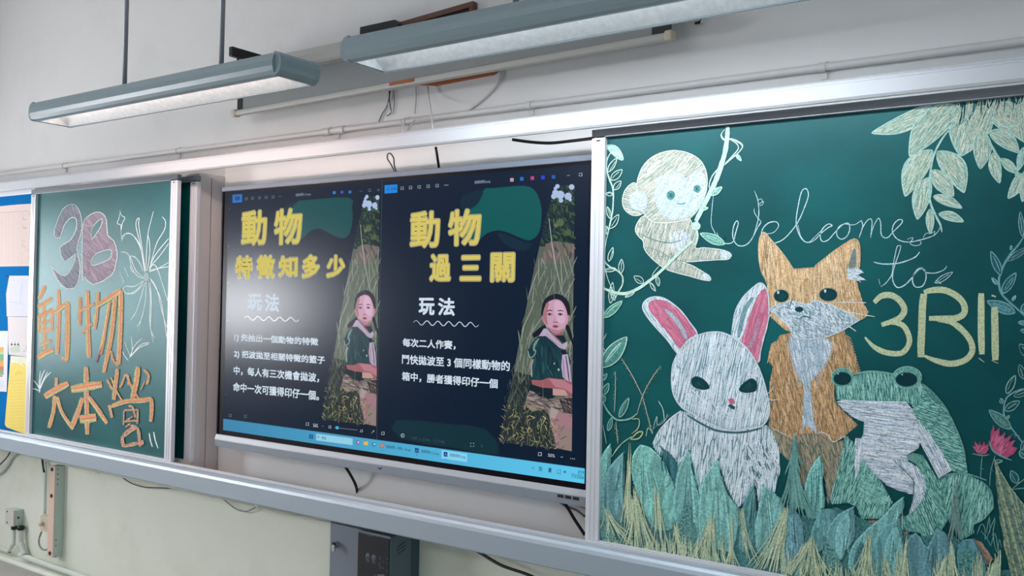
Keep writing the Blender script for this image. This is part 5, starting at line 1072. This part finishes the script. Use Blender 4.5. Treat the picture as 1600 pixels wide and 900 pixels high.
def cable(name, pts, D, r, m, label, smooth=6, cat='cable', ends=None):
    P = [at(x, y_, d) for (x, y_), d in zip(pts, D if isinstance(D, (list, tuple)) else [D] * len(pts))]
    P = smooth_pts([tuple(p) for p in P], smooth)
    return tag(MB().tube(P, r, m, 8).build(name, smooth=True), label, cat)
cable('wall_cable', [(782, 112), (781, 122), (770, 140), (752, 157), (738, 168), (722, 178)], 2.842, 0.005, 'pipe_paint', 'pale curved cable on the wall under the right lamp')
cable('pull_cord', [(668, 136), (671, 160), (675, 185), (677, 201)], [2.83, 2.80, 2.70, 2.575], 0.0035, 'white_cord', 'white cord hanging from the wood strip to the track', 4, 'cord')
cable('loose_wire', [(610, 142), (605, 165), (596, 180), (591, 194)], 2.842, 0.003, 'grey_cable', 'dark wire leaning left on the wall below the screen bar', 4, 'wire')
cable('loose_wire', [(608, 142), (609, 160), (611, 176), (604, 181)], 2.838, 0.002, 'screw_dark', 'thin dark wire with a hook end below the screen bar', 4, 'wire')
cable('loose_wire', [(615, 142), (616, 160), (614, 178)], 2.842, 0.0018, 'grey_cable', 'straight grey wire right of the hooked wire', 4, 'wire')
cable('loose_wire', [(650, 136), (650, 158), (648, 178)], 2.844, 0.0015, 'grey_cable', 'faint vertical wire left of the white pull cord', 4, 'wire')
cable('cord_end', [(626, 187), (629, 197), (631, 206), (634, 204), (640, 197), (648, 188)], [2.81, 2.70, 2.60, 2.60, 2.70, 2.81], 0.003, 'white_cord', 'white cord in a small V over the pipe, left of the pull cord', 3, 'cord')
for i, (x, y_) in enumerate(((1036, 31), (1093, 30))):
    c = at(x, y_, 2.84)
    if i: tag(MB().tube([(c.x - 0.02, -0.012, c.z + 0.012), (c.x, -0.02, c.z + 0.012), (c.x + 0.012, -0.02, c.z), (c.x + 0.004, -0.02, c.z - 0.014), (c.x - 0.012, -0.012, c.z - 0.012)], 0.005, 'black_plastic', 8).tube([(c.x - 0.02, 0.002, c.z + 0.012), (c.x - 0.02, -0.02, c.z + 0.012)], 0.007, 'black_plastic', 8).build('wall_hook', smooth=True), 'small black hook on the wall under the right lamp', 'hook')

# ------------------------------------------------------------------ conduit above the track
zp = 1.6 + 0.2613 * 2.835
Pp = root('conduit_pipe', (-2.5, -0.018, zp), 'long painted conduit pipe along the wall just above the track', 'pipe')
MB().tube([(XL + 0.01, -0.018, zp), (-4, -0.018, zp), (0, -0.018, zp), (XR - 0.01, -0.018, zp)], 0.0125, 'pipe_paint', 14).build('pipe', Pp, smooth=True)
def clip_at(px):
    d = at(px, 160, 2.835); return d.x
for px in (100, 277, 525, 633, 828, 1286):
    x = at(px, 272 - px * 0.128, 2.835).x
    MB().tube([(x - 0.010, -0.018, zp), (x + 0.010, -0.018, zp)], 0.0155, 'pipe_paint', 14).box(x - 0.010, x + 0.010, -0.006, -0.0015, zp - 0.034, zp + 0.022, 'pipe_paint').build('saddle_clip', Pp)
for px in (512, 534):
    x = at(px, 272 - px * 0.128, 2.835).x; MB().tube([(x - 0.022, -0.018, zp), (x + 0.022, -0.018, zp)], 0.0175, 'pipe_paint', 14).build('coupler', Pp)

# ------------------------------------------------------------------ pinboard and papers
Db = 2.70; yp = YD(Db)
px1 = at(47, 480, Db).x + 0.03
PBd = root('pinboard', (-5.6, yp, 0.77), 'blue felt pinboard left of the left chalkboard, papers pinned on it', 'pinboard')
zt1 = at(25, 308, Db).z; zb1 = at(20, 675, Db).z
MB().box(XL + 0.05, px1, yp, yp + 0.02, zb1 - 0.01, zt1 + 0.01, 'felt_blue').build('felt_panel', PBd)
for f0, f1 in ((zt1 + 0.0105, zt1 + 0.04), (zb1 - 0.05, zb1 - 0.0105)): MB().box(XL + 0.05, px1, yp - 0.008, yp + 0.02, f0, f1, 'aluminium').build('frame_strip', PBd, 0.002)
h1 = C(0, 290, 80 / 360); h2 = C(0, 490, 80 / 360)
Dp = Db - 0.002
def sheet(name, pts, col, label, cat='paper', deco=None, off=0.0):
    v = [at(x, y_, Dp - off) for x, y_ in pts]
    o = MB()
    MATS.setdefault('p_' + label, None)
    mat('p_' + label, col, 0.8, 0, 0.02, 20, 0.2)
    o.prism_y([(q.x, q.z) for q in v], YD(Dp - off) - 0.0006, YD(Dp - off), 'p_' + label)
    ob = tag(o.build(name), label, cat)
    if deco:
        A = Art(Dp - off - 0.0008, 2, 51); deco(A); A.build('printing', 'paper', ob)
    return ob
def d_table(A):
    for i in range(26): A.stroke(h1((0, 195 + i * 14), (213, 180 + i * 14.5)), .35, (196, 180, 172), 0)
    for x in (15, 40, 60, 95, 130, 150): A.stroke(h1((x, 195), (x - 2, 560)), .4, (190, 172, 166), 0)
    for i in range(40): x = A.rnd.uniform(150, 205); y_ = A.rnd.uniform(190, 550); A.stroke(h1((x, y_), (x + A.rnd.uniform(5, 18), y_ - 1)), .5, (160, 136, 124), 0)
    for x, y_ in ((165, 240), (165, 300), (160, 430)): A.stroke(h1((x, y_ - 25), (x, y_), (x + 30, y_ - 2)), .5, (110, 92, 88), 0)
    A.stroke(h1((0, 190), (210, 178)), 1.2, (188, 172, 168), 0)
sheet('timetable_sheet', h1((-70, 152), (125, 133), (222, 128), (215, 566), (-70, 570)), (228, 208, 200), 'large cream printed table sheet at the top of the pinboard', deco=d_table)
def d_lines(A):
    for i in range(16): A.stroke(h1((65, 670 + i * 15), (190, 664 + i * 16)), .35, (176, 178, 196), 0)
    A.stroke(h1((160, 660), (140, 820)), .5, (150, 150, 170), 0); A.stroke(h1((60, 815), (180, 835)), .5, (150, 150, 170), 0)
    A.poly(h1((42, 630), (66, 640), (62, 645), (44, 638)), (20, 26, 44))
sheet('ruled_sheet', h1((66, 634), (215, 633), (205, 920), (48, 920), (44, 760)), (220, 220, 234), 'white ruled sheet with curled edge, below the cream table sheet', deco=d_lines)
def d_draw(A):
    A.stroke(h2((55, 22), (200, 24)), 1, (206, 170, 150), 0)
    for i in range(9): A.stroke(h2((62, 45 + i * 16), (190, 45 + i * 17)), .3, (196, 186, 190), 0)
    for x in (82, 105, 128): A.poly(h2((x - 8, 222), (x, 205), (x + 9, 224)), (46, 48, 56)); A.stroke(h2((x, 205), (x + 2, 190)), .5, (190, 90, 90), 0)
    A.poly(h2((70, 235), (140, 225), (140, 270), (75, 278)), (196, 206, 190))
    for i in range(14): x = A.rnd.uniform(140, 190); y_ = A.rnd.uniform(215, 285); A.stroke(h2((x, y_), (x + 8, y_ + A.rnd.uniform(-12, 12))), .5, (70, 66, 72), 0)
sheet('drawing_sheet', h2((55, 22), (205, 22), (200, 305), (62, 288)), (226, 218, 218), 'white sheet with small black figures drawn, beside the board frame', deco=d_draw, off=0.001)
def d_chart(A):
    for y0, y1, c in ((235, 265, (226, 168, 92)), (265, 285, (190, 200, 150)), (285, 330, (120, 176, 130)), (330, 370, (232, 160, 80)), (370, 400, (190, 120, 90)), (400, 430, (110, 170, 130))): A.poly(h2((-40, y0), (26, y0 + 2), (26, y1 + 2), (-40, y1)), c)
    A.poly(h2((-10, 432), (18, 434), (16, 446), (-10, 444)), (220, 110, 70))
    for i in range(4): A.stroke(h2((0, 480 + i * 12), (30, 478 + i * 12)), .5, (150, 150, 160), 0)
    A.stroke(h2((20, 150), (42, 155)), 1.6, (216, 200, 210), 0)
sheet('colour_chart_sheet', h2((-60, 122), (60, 122), (48, 550), (-60, 545)), (224, 224, 232), 'white sheet with orange and green colour blocks at the far left', deco=d_chart, off=0.002)
def d_yel(A):
    A.poly(h2((78, 298), (195, 305), (192, 350), (75, 350)), (226, 226, 206), 0); A.hatch(h2((75, 330), (192, 330), (190, 370), (75, 370)), 20, 3, 2, [(236, 222, 150), (228, 226, 200)], 8, tilt=.6)
    for k in (26, 20, 13): A.stroke([tuple(p) for p in ell(h2, 132, 440, k, k * 1.3, 14)][7:], .6, (214, 184, 96), 0)
    for i in range(16): y_ = 470 + i * 22; A.stroke(h2((65, y_), (100, y_ + 4), (140, y_ - 2), (180, y_ + 3)), .4, (212, 184, 100), 3)
sheet('yellow_card', h2((76, 296), (200, 306), (180, 850), (48, 800), (34, 780)), (240, 216, 116), 'tall yellow card under the drawing sheet at the bottom of the pinboard', 'card', deco=d_yel)

# ------------------------------------------------------------------ below the tray, left
def boxpx(pf0, pf1, Df, depth, zt_px, zb_px, m_front, m_side, name, label, cat):
    pass
Dw = 2.85
def front_from_side(px_front_r, py, px_wall_r):
    """distance of the front face whose right edge meets px_front_r when the same edge at the wall meets px_wall_r"""
    xw = at(px_wall_r, py, Dw).x
    d = F_AX * FPX + R_AX * (px_front_r - 800.0) - U_AX * (py - 450.0)
    return xw / (d.x / d.y), xw
# trunking box with pink front face
Df, xr = front_from_side(84.5, 800, 100)
xl = at(75.5, 800, Df).x; z1 = at(84, 729, Df).z; z0 = at(82, 872, Df).z; yf = YD(Df)
T = root('cable_trunking', ((xl + xr) / 2, yf / 2, z0), 'upright metal trunking box with pink front and green side under the tray', 'trunking')
MB().box(xl, xr, yf + 0.003, 0, z0, z1, 'green_metal').build('body', T, 0.002)
MB().box(xl - 0.001, xr - 0.002, yf, yf + 0.0028, z0 + 0.002, z1 - 0.002, 'pink_paint').build('front_cover', T)
xm = (xl + xr) / 2
for py in (733, 774.5, 865):
    z = at(80, py, Df).z; MB().prism_y([(xm + 0.011 * math.cos(i * .5236), z + 0.011 * math.sin(i * .5236)) for i in range(12)], yf - 0.004, yf, 'screw_dark').build('screw', T)
for py in (731, 739, 747, 755, 842, 851, 868):
    c = at(92, py, Dw - 0.02); MB().box(xr, xr + 0.001, -0.045, -0.039, c.z - 0.003, c.z + 0.003, 'screw_dark').build('side_hole', T)
# junction box
Df2, xr2 = front_from_side(20.5, 815, 36.5); xl2 = at(8, 815, Df2).x; z1 = at(15, 796.5, Df2).z; z0 = at(15, 821, Df2).z; y2 = YD(Df2)
J = root('junction_box', ((xl2 + xr2) / 2, y2 / 2, z0), 'small beige junction box on the green wall with two conduits below', 'junction box')
MB().box(xl2, xr2, y2 + 0.012, 0, z0, z1, 'green_metal').build('body', J, 0.003); MB().box(xl2 - 0.002, xr2 + 0.002, y2, y2 + 0.0118, z0 - 0.002, z1 + 0.002, 'box_beige').build('cover', J, 0.003)
for zz in (z0 + 0.014, z1 - 0.014): MB().box(xl2 + 0.02, xl2 + 0.028, y2 - 0.002, y2 + 0.001, zz - 0.004, zz + 0.004, 'screw_dark').build('screw', J)
MB().box(xr2, xr2 + 0.001, y2 * .5 - 0.006, y2 * .5 + 0.006, (z0 + z1) / 2 - 0.006, (z0 + z1) / 2 + 0.006, 'screw_dark').build('side_hole', J)
ym = -0.03; zl = at(100, 891, 2.82).z
xa = at(21.5, 845, 2.82).x; xb_ = at(32, 845, 2.82).x
MB().tube([(xa, ym, z0 + 0.002), (xa, ym, z0 - 0.03)], 0.017, 'black_plastic', 12).build('gland', J, smooth=True); MB().tube([(xb_, ym, z0 + 0.002), (xb_, ym, z0 - 0.02)], 0.02, 'black_plastic', 12).build('gland', J, smooth=True)
def bent(name, pts, r, m, label, cat='conduit'):
    return tag(MB().tube(smooth_pts(pts, 6), r, m, 12).build(name, smooth=True), label, cat)
bent('wall_conduit', [(xa, ym, z0 - 0.028), (xa, ym, z0 - 0.12), (xa - 0.005, ym, zl + 0.06), (xa - 0.05, ym, zl + 0.01), (xa - 0.15, ym, zl), (XL + 0.01, ym, zl)], 0.011, 'green_pipe', 'thin conduit curving left below the junction box')
bent('wall_conduit', [(xb_, ym, z0 - 0.018), (xb_, ym, z0 - 0.10), (xb_ + 0.01, ym, zl + 0.07), (xb_ + 0.06, ym, zl + 0.015), (xb_ + 0.2, ym, zl), (-3.2, ym, zl), (3.4, ym, zl)], 0.016, 'green_pipe', 'thick conduit curving right below the junction box')
# socket beside the trunking
c0 = at(63, 805, 2.80); c1 = at(74, 832, 2.80)
So = root('cable_socket', ((c0.x + c1.x) / 2, -0.03, c1.z), 'small ivory cable socket left of the pink trunking box', 'socket')
MB().box(c0.x, c1.x + 0.01, YD(2.80), 0, c1.z, c0.z, 'plastic_ivory').build('body', So, 0.004); MB().tube([((c0.x + c1.x) / 2 - .01, YD(2.80) - 0.02, (c0.z + c1.z) / 2), ((c0.x + c1.x) / 2 - .01, YD(2.80), (c0.z + c1.z) / 2)], 0.012, 'plastic_ivory', 10).build('plug', So, smooth=True)
cable('looped_cable', [(65, 831), (61, 842), (62, 853), (68, 859), (75, 858)], 2.80, 0.005, 'grey_cable', 'short grey cable looping below the ivory socket')
cable('wall_conduit', [(71, 722), (71, 745), (70.5, 775), (70, 803)], 2.83, 0.009, 'green_pipe', 'thin vertical conduit beside the pink trunking box', 4, 'conduit')
cable('drop_cable', [(66, 717), (67, 726), (69, 738)], 2.82, 0.006, 'screw_dark', 'short dark cable end left of the trunking top', 4)
cable('curved_conduit', [(-12, 742), (0, 738), (10, 728), (18, 714), (28, 707), (45, 706), (62, 709)], 2.835, 0.012, 'green_pipe', 'pale conduit bending up under the tray at far left', 6, 'conduit')
cable('black_wire', [(-10, 735), (2, 724), (12, 713), (17, 703)], 2.82, 0.0035, 'black_cable', 'black wire hanging from the tray at far left', 4, 'wire')
# conduit under the tray
zz = at(200, 735, 2.835).z
u = root('tray_conduit', (-3.8, -0.02, 0.70), 'green painted conduit running along the wall under the tray', 'conduit')
zc1 = at(260, 757, 2.83).z
MB().tube([(at(70, 712, 2.83).x, -0.02, zc1), (-4.2, -0.02, zc1), (-2.9, -0.02, zc1)], 0.014, 'green_pipe', 12).build('pipe', u, smooth=True)
for px in (155, 275, 405):
    x = at(px, 640 + px * .35, 2.83).x; MB().tube([(x - 0.01, -0.02, zc1), (x + 0.01, -0.02, zc1)], 0.018, 'green_pipe', 12).build('saddle_clip', u)
cable('hanging_wire', [(190, 745), (205, 755), (225, 761), (248, 762), (268, 763)], 2.83, 0.0028, 'screw_dark', 'dark wire sagging under the tray right of the trunking', 6, 'wire')
cable('hanging_wire', [(340, 772), (355, 785), (370, 796), (385, 799), (400, 793), (415, 790)], 2.83, 0.003, 'grey_cable', 'tangled grey wire sagging under the tray, middle of the green wall', 6, 'wire')
cable('hanging_wire', [(335, 770), (350, 779), (380, 780), (410, 792), (440, 803), (490, 809), (545, 818)], 2.79, 0.002, 'plastic_ivory', 'thin yellowish wire under the tray leading to the grey cabinet', 6, 'wire')
c = at(440, 793, 2.79); tag(MB().box(c.x - 0.025, c.x + 0.025, -0.06, -0.035, c.z - 0.01, c.z + 0.012, 'black_plastic').build('cable_joiner', bevel=0.004), 'small black cable joiner under the tray left of the cabinet', 'joiner')

# ------------------------------------------------------------------ grey cabinet and amplifier
Dc = 2.79
x0 = at(516, 870, Dc).x; x1 = at(640, 870, Dc).x; zt2 = at(516, 814, Dc).z
cb = root('metal_cabinet', ((x0 + x1) / 2, -0.03, 0.30), 'shallow grey metal wall cabinet with round lock under the tray', 'cabinet')
MB().box(x0 - 0.012, x1, YD(Dc) + 0.012, 0, 0.30, zt2, 'cabinet_side').build('body', cb, 0.002)
xd = at(560, 870, Dc).x + 0.05
MB().box(x0, x1 - 0.012, YD(Dc) - 0.003, YD(Dc) + 0.0118, 0.305, zt2 - 0.006, 'cabinet_grey').build('door', cb, 0.002)
k = at(523, 852, Dc - 0.02)
MB().tube([(k.x, YD(Dc) - 0.025, k.z), (k.x, YD(Dc) - 0.002, k.z)], 0.014, 'chrome', 16).tube([(k.x, YD(Dc) - 0.03, k.z + 0.005), (k.x, YD(Dc) - 0.02, k.z + 0.005)], 0.009, 'screw_dark', 12).box(k.x - 0.002, k.x + 0.014, YD(Dc) - 0.036, YD(Dc) - 0.03, k.z - 0.02, k.z + 0.006, 'chrome').build('lock', cb, smooth=False)['label'] = 'chrome lock with key'
Da = 2.66
ax0 = at(559, 860, Da).x; ax1 = at(609.5, 860, Da).x; azt = at(560, 827.5, Da).z
am = root('amplifier_unit', ((ax0 + ax1) / 2, YD(Da), 0.28), 'dark box-shaped amplifier with black control panel on the cabinet', 'amplifier')
MB().box(ax0, ax1, YD(Da) + 0.004, YD(Dc) - 0.0035, 0.28, azt - 0.003, 'amp_case').build('case', am, 0.003)
MB().box(ax0 + 0.001, ax1 - 0.006, YD(Da), YD(Da) + 0.0038, 0.285, azt - 0.010, 'black_plastic').build('control_panel', am)
MB().box(ax0 - 0.001, ax1 + 0.004, YD(Da) - 0.004, YD(Da) + 0.004, azt - 0.0098, azt, 'tv_bezel').build('top_trim', am, 0.002)
for i in range(3):
    zv = at(625, 853 + i * 5.5, 2.72).z; MB().prism_x([(YD(2.70), zv - 0.004), (YD(2.75), zv + 0.008), (YD(2.75), zv + 0.013), (YD(2.70), zv + 0.001)], ax1, ax1 + 0.002, 'cabinet_side').build('vent_slot', am)
A = Art(Da - 0.001, 3, 61)
LGc = (150, 160, 176)
cr = C(480, 790, .125)
A.text('AMX', cr((745, 375))[0], cr((745, 340))[0], cr((820, 375))[0][0], (120, 130, 150), 0.0) if False else A.stroke(cr((745, 345), (820, 350), (825, 380), (745, 372)), .7, (110, 120, 140), 0, closed=True)
for x in (760, 840, 915, 1000): A.stroke(cr((x - 20, 445 + (x - 740) * .2), (x + 18, 452 + (x - 740) * .2)), .6, (70, 80, 100), 0)
for x, y_ in ((755, 630), (830, 650)):
    A.stroke([tuple(p) for p in ell(cr, x, y_, 20, 32, 12)], .8, LGc, 0, closed=True); A.poly(cr((x - 6, y_ - 20), (x + 8, y_ - 18), (x + 6, y_ + 4), (x - 8, y_)), LGc)
    A.stroke(cr((x - 25, y_ + 45), (x + 25, y_ + 55)), .8, LGc, 0); A.stroke(cr((x - 15, y_ + 65), (x + 20, y_ + 72)), .7, LGc, 0); A.stroke(cr((x - 18, y_ - 45), (x + 20, y_ - 42)), .6, (90, 100, 120), 0)
for x, y_ in ((910, 660), (905, 730), (915, 775)): A.stroke([tuple(p) for p in ell(cr, x, y_, 11, 16, 8)], .6, (96, 106, 126), 0, closed=True)
for x, y_ in ((1000, 660), (1000, 722), (1000, 820), (945, 700), (945, 780)): A.stroke(cr((x - 8, y_), (x + 10, y_ + 3)), .9, LGc, 0)
A.stroke(cr((850, 860), (850, 885)), .9, LGc, 0)
for i in range(4): x = 880 + i * 22; A.stroke(cr((x, 885), (x, 862), (x + 14, 866), (x + 14, 890)), .8, LGc, 0)
A.build('panel_printing', 'paper', am, 'pale printed dials and legends')

# black cables near the display
cable('display_cable', [(538, 727), (546, 739), (555, 756), (558, 768), (558, 777)], [2.75, 2.77, 2.80, 2.83, 2.835], 0.006, 'black_cable', 'black cable dropping from the display to the tray')
cable('display_cable', [(876, 781), (886, 792), (898, 812), (914, 836)], [2.765, 2.765, 2.77, 2.775], 0.006, 'black_cable', 'thicker black cable below the right end of the display')
cable('display_cable', [(870, 781), (884, 791), (900, 797), (914, 807)], [2.79, 2.79, 2.79, 2.79], 0.004, 'grey_cable', 'thin grey cable below the right end of the display')
cable('floor_cable', [(731, 852), (752, 865), (785, 884), (830, 900), (870, 925)], [2.84, 2.80, 2.78, 2.78, 2.78], 0.006, 'black_cable', 'black cable slanting down the wall right of the amplifier')
cable('top_cable', [(618, 271), (611, 257), (605.5, 248), (606, 241), (610, 240), (615, 247), (616, 258), (620, 271)], [2.76, 2.74, 2.72, 2.70, 2.70, 2.72, 2.74, 2.76], 0.003, 'grey_cable', 'thin looped grey cord above the display, left of the straight black cable')
cable('top_cable', [(681, 231), (683, 243), (686, 264)], [2.60, 2.68, 2.74], 0.005, 'black_cable', 'short straight black cable above the middle of the display')
cable('top_cable', [(800, 218), (830, 222), (860, 223.5), (895, 220), (928, 216)], [2.62, 2.66, 2.68, 2.68, 2.66], 0.0055, 'black_cable', 'black cable drooping under the track left of the right chalkboard')
